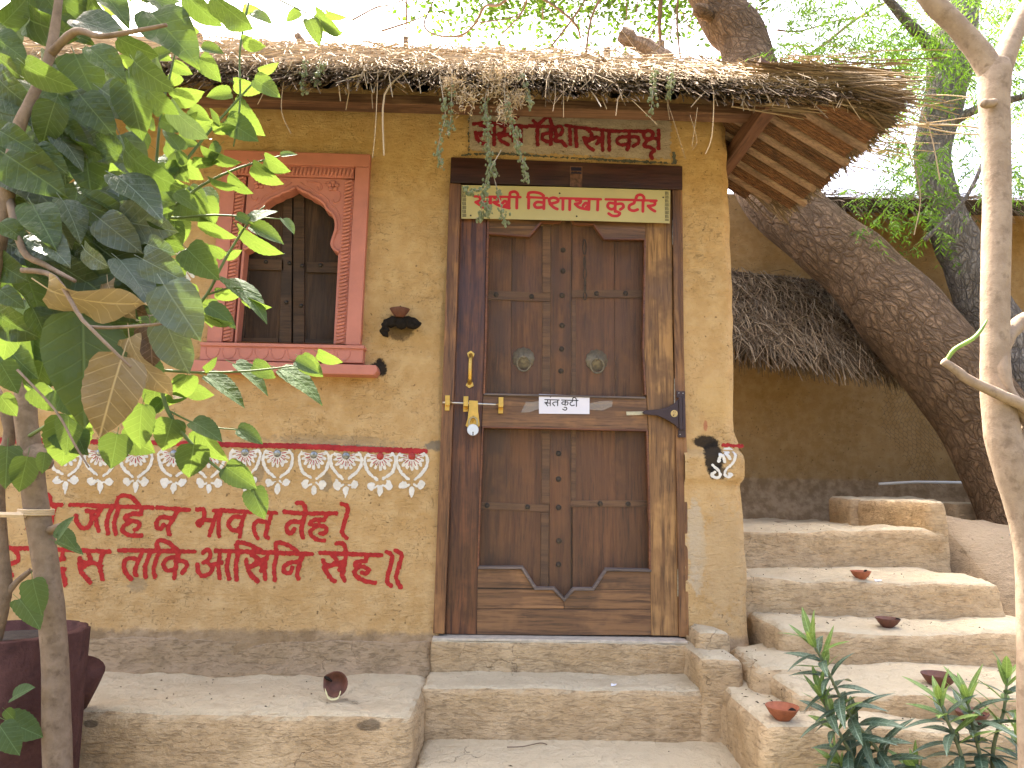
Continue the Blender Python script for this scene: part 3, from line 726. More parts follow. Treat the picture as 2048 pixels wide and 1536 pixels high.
# rope moulding
def rope(u0, v0, u1, v1, n, along):
    mb = MB()
    for i in range(n):
        t = (i+.5)/n; cu, cv = u0+(u1-u0)*t, v0+(v1-v0)*t
        if along == 'v': a, b = (cu-.03, cv+.008), (cu+.03, cv-.008)
        else: a, b = (cu-.007, cv+.024), (cu+.007, cv-.024)
        p, q = P(*WPX(*a), YF+.008), P(*WPX(*b), YF+.008); m_ = (p+q)/2+np.array([0, -.004, 0])
        mb.tube([p, p*.6+m_*.4-(0, .002, 0), m_, q*.6+m_*.4-(0, .002, 0), q], [.001, .0055, .0068, .0055, .001], 6)
    bk = [WPX(u0-.034 if along == 'v' else u0, v0 if along == 'v' else v0-.03), WPX(u0+.034 if along == 'v' else u1, v0 if along == 'v' else v0-.03),
          WPX(u1+.034 if along == 'v' else u1, v1 if along == 'v' else v1+.03), WPX(u1-.034 if along == 'v' else u0, v1 if along == 'v' else v1+.03)]
    mb.prism([P(a, b, YF+.010) for a, b in bk], (0, .05, 0))
    mb.build('rope_moulding', PINK, window, smooth=False)
rope(.868, .128, .868, .995, 46, 'v'); rope(.132, .128, .132, .995, 46, 'v'); rope(.105, .089, .895, .089, 30, 'u')
# apron with scallops, and the sill board
apron = pprism('apron', [WPX(-.035, 1.003), WPX(1.02, 1.003), WPX(1.02, 1.095), WPX(-.035, 1.095)], YF-.012, .09, PINK, window, .003)
pprism('apron_ledge', [WPX(-.04, 1.001), WPX(1.025, 1.001), WPX(1.025, 1.02), WPX(-.04, 1.02)], YF-.02, .10, PINK, window, .003)
for k in range(9):
    u = .045+k*.106; mb = MB()
    mb.tube(smooth_path([P(*WPX(u+.045*math.sin(t), 1.03+.055*(1-abs(t)**2/2.46)), YF-.0125) for t in np.linspace(-1.57, 1.57, 9)], 2), .0022, 5)
    mb.build('scallop', PINK, window, smooth=True)
pprism('sill', [(376, 719), (752, 730), (755, 741), (748, 750), (376, 742)], YF-.045, .12, PINK, window, .004)
mb = MB(); mb.box((WX0-.03, .095, WZ0-.03), (WX1+.03, .11, WZ1+.03)); mb.build('light_stop', DARKW, window)  # added board, closes the light gaps behind the shutters
# shutters behind the arch
shut = pprism('shutter', W4([(215, 285), (566, 285), (566, 1262), (215, 1262)]), .062, .03, DARKW, window, .002)
shut2 = pprism('shutter', W4([(572, 285), (905, 285), (905, 1262), (572, 1262)]), .064, .03, DARKW, window, .002)
for s_, rects in ((shut, (((285, 727), (515, 735), (515, 800), (285, 795)), ((515, 300), (566, 300), (560, 1260), (485, 1260)), ((230, 1215), (480, 1218), (480, 1262), (230, 1262)), ((235, 800), (300, 800), (270, 1215), (230, 1215)))),
                  (shut2, (((655, 748), (850, 750), (850, 815), (655, 812)), ((575, 300), (640, 300), (640, 1260), (572, 1260)), ((645, 1222), (830, 1225), (830, 1262), (645, 1262))))):
    for r_ in rects: pprism('shutter_rail', W4(r_), .05, .014, DARKW2, s_ if False else window, .002)
for a, b in ((550, 757), (628, 772), (740, 771), (405, 748), (530, 998), (622, 1018)):
    mb = MB(); mb.lathe([(.0095, 0), (.008, .005), (.003, .008)], P(*W4([(a, b)])[0], .05), (0, -1, 0), 12); mb.build('stud', IRON, window, smooth=True)

# ================================================================ DOORS
W_V = m_wood('door_wood_upright', (0.153, 0.065, 0.023), (0.251, 0.109, 0.038), (0.397, 0.197, 0.069), 'z', .42, wearamt=.6)
W_H = m_wood('door_wood_level', (0.136, 0.065, 0.027), (0.222, 0.106, 0.043), (0.333, 0.170, 0.067), 'x', .45, wearamt=.6)
W_DARKV = m_wood('dark_red_stile', (0.066, 0.021, 0.010), (0.132, 0.048, 0.019), (0.264, 0.099, 0.032), 'z', .30, wearamt=.5)
W_LIGHTV = m_wood('worn_golden_stile', (0.171, 0.081, 0.027), (0.265, 0.135, 0.046), (0.416, 0.227, 0.080), 'z', .48, wearamt=.8)
W_HEAD = m_wood('maroon_header', (0.043, 0.014, 0.010), (0.063, 0.021, 0.014), (0.084, 0.035, 0.021), 'x', .38, wearamt=.3)
W_INV = m_wood('inner_door_plank', (0.144, 0.047, 0.013), (0.219, 0.078, 0.024), (0.302, 0.120, 0.039), 'z', .40, wearamt=.6)
W_INH = m_wood('inner_door_rail', (0.159, 0.070, 0.028), (0.242, 0.112, 0.046), (0.317, 0.159, 0.069), 'x', .42, wearamt=.5)
W_MOULD = m_wood('red_moulding', (0.160, 0.056, 0.022), (0.224, 0.084, 0.036), (0.288, 0.120, 0.048), 'x', .35, wearamt=.3)
W_GREYM = m_wood('weathered_moulding', (0.136, 0.100, 0.084), (0.200, 0.152, 0.128), (0.264, 0.200, 0.160), 'x', .5, wearamt=.4)

doorway = pprism('door_frame', [(902, 314), (1365, 332), (1365, 379), (900, 365)], -.022, .12, W_HEAD, house, .003)
pprism('jamb', [(899, 366), (922, 367), (911, 700), (889, 1268), (866, 1267), (884, 800)], -.042, .13, W_V, doorway, .003)
pprism('jamb', [(1345, 380), (1365, 380), (1368, 700), (1374, 900), (1378, 1274), (1359, 1274), (1351, 840)], -.018, .11, W_V, doorway, .003)
# old print pasted on the header
mb = MB(); mb.prism([P(a, b, -.024) for a, b in ((1140, 332), (1165, 333), (1164, 374), (1140, 373))], (0, .002, 0))
stk = mb.build('pasted_print', m_plain('faded_print', (.13, .065, .04), .4, .7, 45, bmp=0), doorway)
mb = MB()
for a, b in ((334, 341), (344, 347)): mb.prism([P(x_, y_, -.0248) for x_, y_ in ((1142, a), (1163, a+.7), (1163, b+.7), (1142, b))], (0, .001, 0))
mb.build('print_bar', m_plain('navy_ink', (.015, .014, .035), .4, .1), doorway)

screen_door = pprism('screen_door', [(923, 372), (974, 373), (973, 442), (969, 700), (963, 855), (953, 1269), (890, 1268), (911, 700)], -.004, .042, W_DARKV, house, .003)
screen_door['label'] = 'brown wooden screen door with fine mesh panels'
pprism('stile', [(1292, 381), (1343, 382), (1346, 700), (1352, 850), (1357, 1272), (1303, 1271), (1297, 855), (1288.5, 700)], -.004, .042, W_LIGHTV, screen_door, .003)
pprism('rail', [(974.5, 373), (1291.5, 381), (1291.5, 477), (1208, 477), (1187, 448), (1149, 447), (1133, 425), (1118, 444), (1081, 444), (1058, 472), (975, 467)], -.001, .036, W_H, screen_door, 0)
pprism('rail', [(966.5, 789), (1293, 796), (1296, 859), (963.5, 853)], -.001, .036, W_H, screen_door, .002)
pprism('rail', [(953.5, 1218), (1302.5, 1219), (1302.5, 1270.5), (953.5, 1269)], -.001, .036, W_H, screen_door, .002)
pprism('bottom_board', [(956, 1135), (1044, 1135), (1071, 1177), (1107, 1177), (1127.5, 1198), (1127.5, 1217), (954, 1217)], -.001, .034, W_H, screen_door, 0)
pprism('bottom_board', [(1128.6, 1198), (1147, 1178), (1186, 1178), (1212, 1139), (1302, 1141), (1302.5, 1218), (1128.6, 1217)], -.001, .034, W_H, screen_door, 0)
DJ = m_plain('dark_joint', (.03, .018, .01), .8, .1)
for a in ((955, 1177, 1070, 1177), (1187, 1178, 1302, 1180)):
    mb = MB(); mb.box((P(a[0], a[1], -.0012)[0], -.0014, P(a[0], a[1], -.001)[2]-.0012), (P(a[2], a[3], -.001)[0], .002, P(a[2], a[3], -.001)[2]+.0008)); mb.build('board_joint', DJ, screen_door)
bar('moulding', [(976, 467), (1058, 473), (1082, 445), (1118, 445), (1133, 426), (1149, 448), (1187, 449), (1208, 478), (1291, 479)], -.003, 6, .012, W_MOULD, screen_door)
bar('moulding', [(956, 1135), (1044, 1135), (1071, 1177), (1107, 1177), (1128, 1199), (1147, 1178), (1186, 1178), (1212, 1139), (1302, 1141)], -.004, 7.5, .014, W_GREYM, screen_door)
for px, wd in (([(976, 444), (971, 700), (968, 788)], 5.5), ([(1290, 480), (1286, 700), (1290.5, 790)], 6), ([(965.5, 856), (960, 1000), (956, 1133)], 5), ([(1294, 862), (1298, 1000), (1300, 1139)], 6)):
    bar('moulding', px, -.0035, wd, .012, W_MOULD, screen_door)
bar('moulding', [(968, 788.5), (1290, 796)], -.004, 5.5, .012, W_GREYM, screen_door)
bar('moulding', [(964, 854), (1295, 861)], -.004, 5, .012, W_MOULD, screen_door)
# fly mesh: a fine woven sheet that lets part of the light through
ms, nt, bs = new_mat('fly_mesh')
v_ = coords(nt, (1, 1, 1))
wv = N(nt, 'ShaderNodeTexNoise'); wv.inputs['Scale'].default_value = 1.0; wv.inputs['Detail'].default_value = 3
_mp = coords(nt, (18, 18, 420)); nt.links.new(_mp, wv.inputs['Vector'])
setc(nt, bs, mix(nt, wv.outputs['Fac'], (.105, .068, .040), (.18, .122, .076))); bs.inputs['Roughness'].default_value = .6
tb = N(nt, 'ShaderNodeBsdfTransparent'); mx = N(nt, 'ShaderNodeMixShader')
nt.links.new(mth(nt, 'ADD', .18, mth(nt, 'MULTIPLY', noise(nt, v_, 3, 3), .2)), mx.inputs[0])
nt.links.new(tb.outputs[0], mx.inputs[1]); nt.links.new(bs.outputs[0], mx.inputs[2]); nt.links.new(mx.outputs[0], nt.nodes['Material Output'].inputs['Surface'])
for q in ([(966, 420), (1296, 420), (1296, 800), (960, 800)], [(958, 845), (1302, 850), (1306, 1205), (950, 1205)]):
    mb = MB(); mb.add([P(a, b, .012) for a, b in q], [(0, 1, 2, 3)]); mb.build('fly_screen', ms, screen_door)
# brass fittings
BRASS = m_plain('yellow_brass', (.62, .38, .085), .32, .12, 40, .75, .12)
STEEL = m_plain('bright_steel', (.60, .57, .52), .28, .1, 40, .9, .05)
LOCKM = m_plain('padlock_nickel', (.66, .68, .70), .35, .08, 50, .7, .05)
Zh = zf(880, 680, 6.98)
hp = lambda a, b, y=-.006: P(*Zh([(a, b)])[0], y)
mb = MB()
mb.tube(smooth_path([hp(430, 215, -.008), hp(426, 260, -.03), hp(420, 400, -.038), hp(418, 540, -.03), hp(412, 600, -.008)], 4), [.011, .010, .0092, .0088, .0086, .0085, .0085, .0085, .0085, .0085, .0085, .0085, .0088, .009, .010, .0105, .011], 8)
for poly in ([(378, 180), (430, 150), (482, 190), (465, 240), (392, 240)], [(380, 590), (460, 592), (468, 640), (410, 672), (358, 632)]):
    mb.prism([hp(a, b, -.012) for a, b in poly], (0, .009, 0))
mb.build('handle', BRASS, screen_door)
bolt = MB(); bolt.tube([hp(35, 870, -.054), hp(885, 905, -.054)], .0047, 10); bolt = bolt.build('bolt_rod', STEEL, screen_door, smooth=True)
for (x0, x1, ya, yb) in ((72, 138, 772, 985), (328, 396, 785, 1000), (818, 886, 797, 1025)):
    yp, dp = (-.048, .020) if x0 < 100 else (-.010, .056)
    mb = MB(); mb.prism([hp(a, b, yp) for a, b in ((x0, ya), (x1, ya), (x1-6, yb), (x0-6, yb))], (0, .006, 0))
    mb.prism([hp(a, b, -.064) for a, b in ((x0, ya+70), (x1, ya+70), (x1-3, ya+140), (x0-3, ya+140))], (0, dp, 0))
    mb.build('bolt_bracket', BRASS, screen_door, bevel=.0012)
mb = MB(); mb.prism([hp(a, b, -.062) for a, b in ((405, 843), (530, 848), (532, 1000), (550, 1140), (556, 1195), (530, 1215), (380, 1215), (356, 1195), (385, 1100), (402, 960))], (0, .005, 0))
mb.tube([hp(462, 1055, -.068), hp(462, 1100, -.074), hp(460, 1150, -.068)], .0035, 8)
mb.build('hasp', BRASS, screen_door, bevel=.001)
# spring closer
DBR = m_plain('dark_brown_enamel', (.040, .021, .022), .35, .12, 20, 0, .05)
cp = lambda a, b, y: P(*Zc([(a, b)])[0], y)
mb = MB(); mb.tube([cp(712, 322, -.035), cp(720, 705, -.035)], .0085, 12); mb.tube([cp(745, 322, -.032), cp(752, 705, -.032)], .0085, 12)
for q in ([(670, 250), (768, 252), (770, 325), (672, 325)], [(688, 704), (776, 706), (776, 796), (690, 796)]): mb.prism([cp(a, b, -.030) for a, b in q], (0, .010, 0))
cl = mb.build('closer_body', DBR, screen_door, smooth=False)
mb = MB(); mb.prism([cp(a, b, -.034) for a, b in ((696, 335), (645, 395), (560, 440), (450, 468), (290, 478), (268, 500), (290, 524), (450, 540), (560, 590), (645, 645), (696, 695))], (0, .012, 0))
mb.build('closer_arm', DBR, screen_door, bevel=.002)
mb = MB(); mb.lathe([(.0149, 0), (.0149, .002)], cp(640, 515, -.034), (0, -1, 0), 20); mb.build('closer_badge', m_plain('pale_gold_badge', (.55, .40, .16), .4, .15, 40, .4, .05), screen_door)
mb = MB()
for a, b, c_, d in ((628, 490, 640, 500), (648, 488, 654, 505), (628, 518, 650, 524), (626, 530, 640, 542)): mb.prism([cp(x_, y_, -.0368) for x_, y_ in ((a, b), (c_, b), (c_, d), (a, d))], (0, .0005, 0))
mb.build('badge_mark', m_plain('badge_ink', (.05, .02, .015), .5, .1), screen_door)
for a, b in ((695, 272), (744, 275), (710, 762)):
    mb = MB(); mb.lathe([(.0022, 0), (.002, .002)], cp(a, b, -.030), (0, -1, 0), 8); mb.build('screw', STEEL, screen_door)
mb = MB(); mb.prism([cp(a, b, -.006) for a, b in ((75, 492), (290, 488), (290, 530), (78, 535))], (0, .004, 0)); mb.build('strike_strip', m_plain('pale_metal_strip', (.48, .42, .27), .35, .2, 60, .5, .1), screen_door)
for y0, y1, xx in ((440, 490, 1346), (757, 810, 1349.5), (1138, 1193, 1356)):
    mb = MB()
    for k in range(5):
        t0, t1 = y0+(y1-y0)*(k+.04)/5, y0+(y1-y0)*(k+.96)/5
        mb.tube([P(xx, t0, -.010), P(xx+.3, t1, -.010)], .0045, 8)
    mb.build('hinge', m_plain('worn_hinge', (.33, .29, .23), .4, .3, 60, .8, .1), screen_door)

# inner double door seen through the mesh
YI = .105
inner_door = pprism('inner_door', [(1102, 385), (1143, 385), (1141, 1262), (1098, 1262)], YI-.012, .05, W_INV, house, .003)
inner_door['label'] = 'old studded double door behind the screen door'
for a, b in ((925, 1024), (1025.3, 1101.5), (1143.5, 1228), (1229.3, 1352)):
    pprism('plank', [(a, 385), (b, 385), (b-6 if b < 1140 else b+4, 1266), (a-8 if a < 1140 else a+2, 1266)], YI, .04, W_INV, inner_door, .002)
mb = MB(); mb.box((DX0-.02, YI+.042, -.01), (DX1+.02, YI+.06, DZ1+.02)); mb.build('light_stop', DARKW, inner_door)  # board added to stop daylight showing between the planks
for q in ([(965, 580), (1101, 586), (1101, 603), (965, 598)], [(1143, 580), (1300, 580), (1300, 595), (1143, 595)], [(960, 1004), (1098, 1010), (1098, 1024), (960, 1018)], [(1141, 1001), (1305, 1001), (1305, 1014), (1141, 1014)],
          [(1085, 604), (1101, 604), (1099, 1008), (1083, 1006)], [(1143, 597), (1152, 597), (1152, 1000), (1142, 1000)], [(1085, 420), (1101, 420), (1101, 585), (1085, 585)], [(1082, 1026), (1098, 1026), (1096, 1250), (1080, 1250)]):
    pprism('ledge', q, YI-.014, .014, W_INH, inner_door, .0025)
for a, b in ((1126, 500), (1126, 542), (1124, 591), (1124, 651), (1123, 698), (1122, 742), (1119, 850), (1117, 907), (1117, 958), (1117, 1015), (1118, 1082), (1117, 1129)):
    mb = MB(); mb.lathe([(.0125, 0), (.0105, .007), (.004, .011)], P(a, b, YI-.012), (0, -1, 0), 14); mb.build('stud', IRON, inner_door, smooth=True)
for a, b in ((992, 589), (1063, 593), (1193, 587), (1251, 587), (974, 1011), (1055, 1014), (1200, 1007), (1256, 1008)):
    mb = MB(); mb.lathe([(.012, 0), (.010, .007), (.004, .011)], P(a, b, YI-.014), (0, -1, 0), 14); mb.build('stud', IRON, inner_door, smooth=True)
PEW = m_plain('tarnished_brass', (.30, .27, .19), .45, .3, 60, .6, .2)
for a, b in ((1047, 717), (1193, 721)):
    c = P(a, b, YI-.001)
    mb = MB(); mb.lathe([(.047, 0), (.045, .006), (.030, .009), (.026, .016), (.008, .020)], c, (0, -1, 0), 48, jit=lambda t, h: 1+.09*abs(math.cos(t*6)) if h < .012 else 1)
    kn = mb.build('knocker', PEW, inner_door, smooth=True)
    mb = MB(); r0 = c+np.array([0, -.026, -.028]); mb.tube([r0+np.array([.030*math.cos(t), -.004*math.sin(t), .032*math.sin(t)]) for t in np.linspace(0, 6.283, 25)], .0042, 8)
    mb.tube([c+np.array([0, -.012, .012]), c+np.array([0, -.030, .006]), c+np.array([0, -.030, -.006])], .006, 8); mb.build('knocker_ring', PEW, inner_door, smooth=True)
for k, (a, b, h_) in enumerate(((1169, 494, 16), (1169, 524, 12), (1169.5, 547, 12), (1170, 572, 14), (1170, 592, 8))):
    mb = MB(); c = P(a, b, YI-.022); rx = .007 if k % 2 == 0 else .004
    mb.tube([c+np.array([rx*math.cos(t), (0 if k % 2 == 0 else .005*math.cos(t)), h_*mpp(YI)*math.sin(t)]) for t in np.linspace(0, 6.283, 17)], .0028, 6); mb.build('chain_link', IRON, inner_door, smooth=True)

# ---- things on the door
pd = thing('padlock', 'round silver padlock with a keyhole hanging from the brass hasp', 'padlock', hp(460, 1340, -.076))
mb = MB(); mb.lathe([(.021, 0), (.0245, .003), (.0245, .013), (.023, .016)], hp(460, 1258, -.070), (0, -1, 0), 28); mb.build('body', LOCKM, pd, smooth=False)
mb = MB(); mb.tube(smooth_path([hp(408, 1200, -.078), hp(408, 1140, -.078), hp(430, 1095, -.078), hp(462, 1080, -.078), (hp(497, 1095, -.078)), hp(518, 1140, -.078), hp(518, 1200, -.078)], 4), .0042, 8); mb.build('shackle', m_plain('brassy_shackle', (.42, .34, .18), .3, .1, 40, .9, .05), pd, smooth=True)
mb = MB(); mb.lathe([(.0028, 0), (.0028, .0008)], hp(461, 1290, -.0862), (0, -1, 0), 10); mb.prism([hp(a, b, -.0868) for a, b in ((455, 1292), (467, 1292), (469, 1325), (453, 1325))], (0, .0006, 0)); mb.build('keyhole', m_plain('keyhole_black', (.01, .01, .01), .6, 0), pd)

# banner
YB = -.030
def ban_y(x, z): return YB-.006*np.sin((np.asarray(x)+.15)*3.4)-.002*vn(np.asarray(x)*7, np.asarray(z)*9, 0, 44)
banner = thing('name_board', 'pale yellow name board with bold red lettering across the door top', 'sign', P(1130, 440, YB))
B2 = zf(920, 360, 4.763)
mb = MB(); nb, hb = 60, 8
cs = B2([(15, 48), (2003, 100), (1998, 412), (12, 365)])
vv = []
for lay in (0, 1):
    for i in range(nb+1):
        for j in range(hb+1):
            s_, t_ = i/nb, j/hb
            a = (cs[0][0]*(1-s_)+cs[1][0]*s_)*(1-t_)+(cs[3][0]*(1-s_)+cs[2][0]*s_)*t_; b = (cs[0][1]*(1-s_)+cs[1][1]*s_)*(1-t_)+(cs[3][1]*(1-s_)+cs[2][1]*s_)*t_
            p = P(a, b, YB); p[1] = float(ban_y(p[0], p[2]))+lay*.0025; vv.append(p)
nn_ = (nb+1)*(hb+1); g_ = lambda i, j, l: l*nn_+i*(hb+1)+j
ff = []
for i in range(nb):
    for j in range(hb):
        ff.append((g_(i, j, 0), g_(i, j+1, 0), g_(i+1, j+1, 0), g_(i+1, j, 0))); ff.append((g_(i, j, 1), g_(i+1, j, 1), g_(i+1, j+1, 1), g_(i, j+1, 1)))
for i in range(nb):
    for j in (0, hb): ff.append((g_(i, j, 0), g_(i+1, j, 0), g_(i+1, j, 1), g_(i, j, 1)))
for j in range(hb):
    for i in (0, nb): ff.append((g_(i, j, 0), g_(i, j+1, 0), g_(i, j+1, 1), g_(i, j, 1)))
mb.add(vv, ff); mb.build('board', m_plain('pale_yellow_sheet', (.50, .43, .19), .42, .06, 6, 0, .03), banner, smooth=False)
_bt = ST(B2, 6.2, [(140, 158), (575, 168)], [(640, 168), (830, 178)], [(955, 180), (1340, 190)], [(1385, 190), (1870, 200)])
_bt = [(a, 5.4, False) for a, _ in _bt]
_bt += ST(B2, 6.3, [(185, 165), (200, 190), (160, 210)], [(150, 212), (220, 262)], [(175, 212), (285, 215)], [(290, 165), (290, 265)],
          [(330, 175), (375, 180), (372, 205), (320, 215)], [(320, 215), (370, 245), (470, 272)], [(400, 230), (425, 205), (455, 225), (430, 245)], [(468, 170), (466, 270)], [(542, 170), (540, 272)], [(475, 160), (480, 125), (520, 115), (548, 135), (552, 165)],
          [(655, 170), (652, 272)], [(650, 165), (655, 130), (700, 122), (760, 132), (795, 155)], [(800, 180), (798, 278)], [(795, 222), (735, 215), (708, 240), (730, 268), (795, 262)],
          [(855, 225), (850, 190), (890, 175), (930, 190), (925, 215), (860, 232)], [(855, 232), (890, 265), (925, 282)], [(980, 185), (978, 285)], [(1045, 188), (1043, 288)],
          [(1105, 200), (1145, 200), (1140, 225), (1095, 235)], [(1095, 235), (1140, 270), (1225, 288)], [(1170, 250), (1195, 225), (1220, 245), (1200, 265)], [(1228, 195), (1225, 288)], [(1312, 195), (1308, 292)],
          [(1478, 200), (1475, 305)], [(1470, 230), (1420, 225), (1405, 260), (1440, 285), (1475, 270)], [(1480, 235), (1540, 232), (1555, 262), (1525, 285)], [(1415, 325), (1450, 345), (1500, 345), (1520, 320), (1490, 305)],
          [(1660, 205), (1655, 225), (1615, 245), (1610, 280), (1650, 297), (1690, 285)], [(1742, 205), (1740, 302)], [(1672, 190), (1685, 155), (1720, 145), (1748, 165), (1750, 200)],
          [(1815, 205), (1850, 210), (1850, 240), (1790, 252)], [(1790, 250), (1820, 280), (1855, 300)])
BRED = m_plain('banner_red', (.52, .022, .030), .45, .05, 20, 0, 0)
paint('lettering', _bt, BRED, banner, ban_y, cell=.0016, rough=0, lift=.0012, plane_y=YB)
_tk = []
for k in range(4):
    for x0, y0 in ((26, 62), (1955, 112)):
        yy = y0+k*74
        for d_ in (0, 12, 24): _tk.append((B2([(x0+d_, yy), (x0+d_+3, yy+30)]), 1.3))
        for d_ in (42, 52, 62): _tk.append((B2([(x0-2, yy+d_), (x0+32, yy+d_+1)]), 1.2))
_tk = [t for t in _tk if t[0][1][1] < 443]
paint('border_mark', _tk, m_plain('banner_black', (.03, .028, .02), .5, .05), banner, ban_y, cell=.0014, rough=0, lift=.0012, plane_y=YB)
for a, b in ((948, 132), (1935, 167), (1110, 350), (102, 337)):
    p = P(*B2([(a, b)])[0], YB); p[1] = float(ban_y(p[0], p[2])); mb = MB(); mb.lathe([(.0042, 0), (.003, .002)], p, (0, -1, 0), 10); mb.build('screw', m_plain('dark_screw', (.06, .05, .035), .5, .1, 20, .6, 0), banner)

# paper
Zp = zf(1060, 770, 14.63)
YP = -.0062
paper = thing('paper_notice', 'small white paper notice with black lettering taped to the middle rail', 'notice', P(1128, 828, YP))
mb = MB(); mb.prism([P(a, b, YP) for a, b in Zp([(262, 265), (1742, 322), (1740, 850), (262, 838)])], (0, .0012, 0)); mb.build('sheet', m_plain('white_paper', (.78, .76, .82), .7, .03, 10, 0, 0), paper)
_pt = ST(Zp, 2.0, [(435, 428), (850, 440)], [(510, 430), (515, 500), (450, 515)], [(435, 510), (520, 610)], [(470, 530), (590, 530)], [(592, 430), (592, 605)], [(812, 440), (808, 605)], [(808, 500), (720, 500), (668, 530), (670, 560), (720, 612)],
         [(925, 440), (1405, 455)], [(1035, 445), (1030, 600)], [(1030, 500), (960, 495), (930, 535), (970, 570), (1030, 555)], [(1035, 505), (1095, 495), (1112, 535), (1080, 585)], [(1000, 655), (1060, 660), (1075, 700), (1030, 738), (955, 705)],
         [(1230, 450), (1235, 490), (1185, 510), (1172, 560), (1220, 605), (1295, 590)], [(1360, 450), (1358, 625)], [(1250, 440), (1255, 385), (1300, 365), (1345, 400), (1362, 450)])
paint('lettering', _pt+[(Zp([(600, 348)]), 2.4)], m_plain('notice_ink', (.02, .018, .022), .6, .05), paper, lambda x, z: np.full_like(x, YP), cell=.0008, rough=0, lift=.0006, plane_y=YP)
mt, nt, bs = new_mat('clear_tape'); bs.inputs['Base Color'].default_value = (.62, .56, .48, 1); bs.inputs['Roughness'].default_value = .18
bump(nt, bs, noise(nt, coords(nt, (40, 40, 160)), 1.0, 4, .6), .5, .004)
tb = N(nt, 'ShaderNodeBsdfTransparent'); mx = N(nt, 'ShaderNodeMixShader'); mx.inputs[0].default_value = .30
nt.links.new(tb.outputs[0], mx.inputs[1]); nt.links.new(bs.outputs[0], mx.inputs[2]); nt.links.new(mx.outputs[0], nt.nodes['Material Output'].inputs['Surface'])
Z3b = zf(860, 680, 3.2)
for q in ([(580, 465), (615, 395), (655, 398), (700, 390), (700, 440), (640, 462)], [(1016, 405), (1090, 392), (1168, 388), (1166, 425), (1100, 452), (1016, 445)]):
    mb = MB(); mb.add([P(a, b, YP+.0018) for a, b in Z3b(q)], [tuple(range(6))]); mb.build('tape', mt, paper)

# ================================================================ ROOF
rnd = random.Random(7); nr = np.random.default_rng(7)
EY, EZ, TS = -.52, 2.125, math.tan(math.radians(32.6)); RY = .78
HX, HZ, HS = 1.49, 2.0, .62
def zf_front(y): return EZ+TS*(y-EY)
def x_hip(y): return HX-(zf_front(y)-HZ)/HS
M_METAL = m_plain('dark_blue_sheet', (.020, .026, .036), .45, .3, 14, .3, .1)
mb = MB()
xs_, x_ = [], -5.0
while x_ < 1.50:
    xs_ += [(x_, .0), (x_+.085, .0), (x_+.110, -.034), (x_+.165, -.034)]; x_ += .19
ya, yb = EY+.015, RY
vv = [(x, y, zf_front(y)+dz-.004) for x, dz in xs_ for y in (ya, yb if x < -.1 else max(ya+.1, min(yb, EY+(HZ+HS*(HX-x)-EZ)/TS)))]
mb.add(vv, [(2*i, 2*i+2, 2*i+3, 2*i+1) for i in range(len(xs_)-1)])
mb.build('roof_sheet', M_METAL, house)
FASC = m_wood('fascia_wood', (.13, .062, .035), (.20, .105, .06), (.30, .17, .10), 'x', .6, wearamt=.5)
pprism('fascia_beam', [(-80, 163), (1698, 217), (1698, 234), (-80, 182)], -.24, .08, FASC, house, .003)
RAFT = m_wood('rafter_wood', (.10, .042, .025), (.15, .07, .04), (.2, .1, .06), 'y', .6)
for xx in (1.10,):
    zt = HZ+HS*(HX-xx)-.012; mb = MB(); mb.box((xx-.03, -.42, zt-.09), (xx+.03, 1.5, zt-.022)); mb.build('rafter', RAFT, house, bevel=.003)
# boards under the side slope: wide ribbed brown ones and narrow pale ones
SB = m_wood('soffit_board_brown', (.115, .050, .022), (.20, .095, .042), (.26, .13, .06), 'x', .5, scale=1.6, wearamt=.4)
SP = m_wood('soffit_board_pale', (.30, .20, .14), (.38, .26, .18), (.44, .31, .22), 'x', .6, wearamt=.4)
yy, k = -.49, 0
while yy < 1.3:
    wd = .105 if k % 2 == 0 else .042
    x1 = HX-.02+.015*math.sin(k*2.3) if yy < .30 else (HX-.02-(yy-.30)*2.0 if yy < .44 else 1.18-.05*math.sin(k))
    x0 = 1.02; mb = MB(); n_ = 5 if k % 2 == 0 else 1
    prof = []
    for j in range(n_):
        a, b = yy+wd*j/n_, yy+wd*(j+1)/n_-(.004 if n_ > 1 else .002)
        prof += [(a, 0), (a+.002, -.006), (b-.002, -.006), (b, 0)]
    off = .0 if k % 2 == 0 else -.010
    vv = []
    for y, dz in prof:
        for x in (x0, x1): vv.append((x, y, HZ+HS*(HX-x)+dz+off-.010))
    m_ = len(prof)
    for y in (yy, yy+wd-.002):
        for x in (x0, x1): vv.append((x, y, HZ+HS*(HX-x)+.014+off-.010))
    fs = [(2*i, 2*i+1, 2*i+3, 2*i+2) for i in range(m_-1)]+[(2*m_, 2*m_+2, 2*m_+3, 2*m_+1), tuple(2*i+1 for i in range(m_))+(2*m_+3, 2*m_+1), tuple(2*i for i in range(m_-1, -1, -1))+(2*m_, 2*m_+2), (0, 1, 2*m_+1, 2*m_), (2*m_-2, 2*m_+2, 2*m_+3, 2*m_-1)]
    mb.add(vv, fs); mb.build('soffit_board', SB if k % 2 == 0 else SP, house)
    yy += wd; k += 1

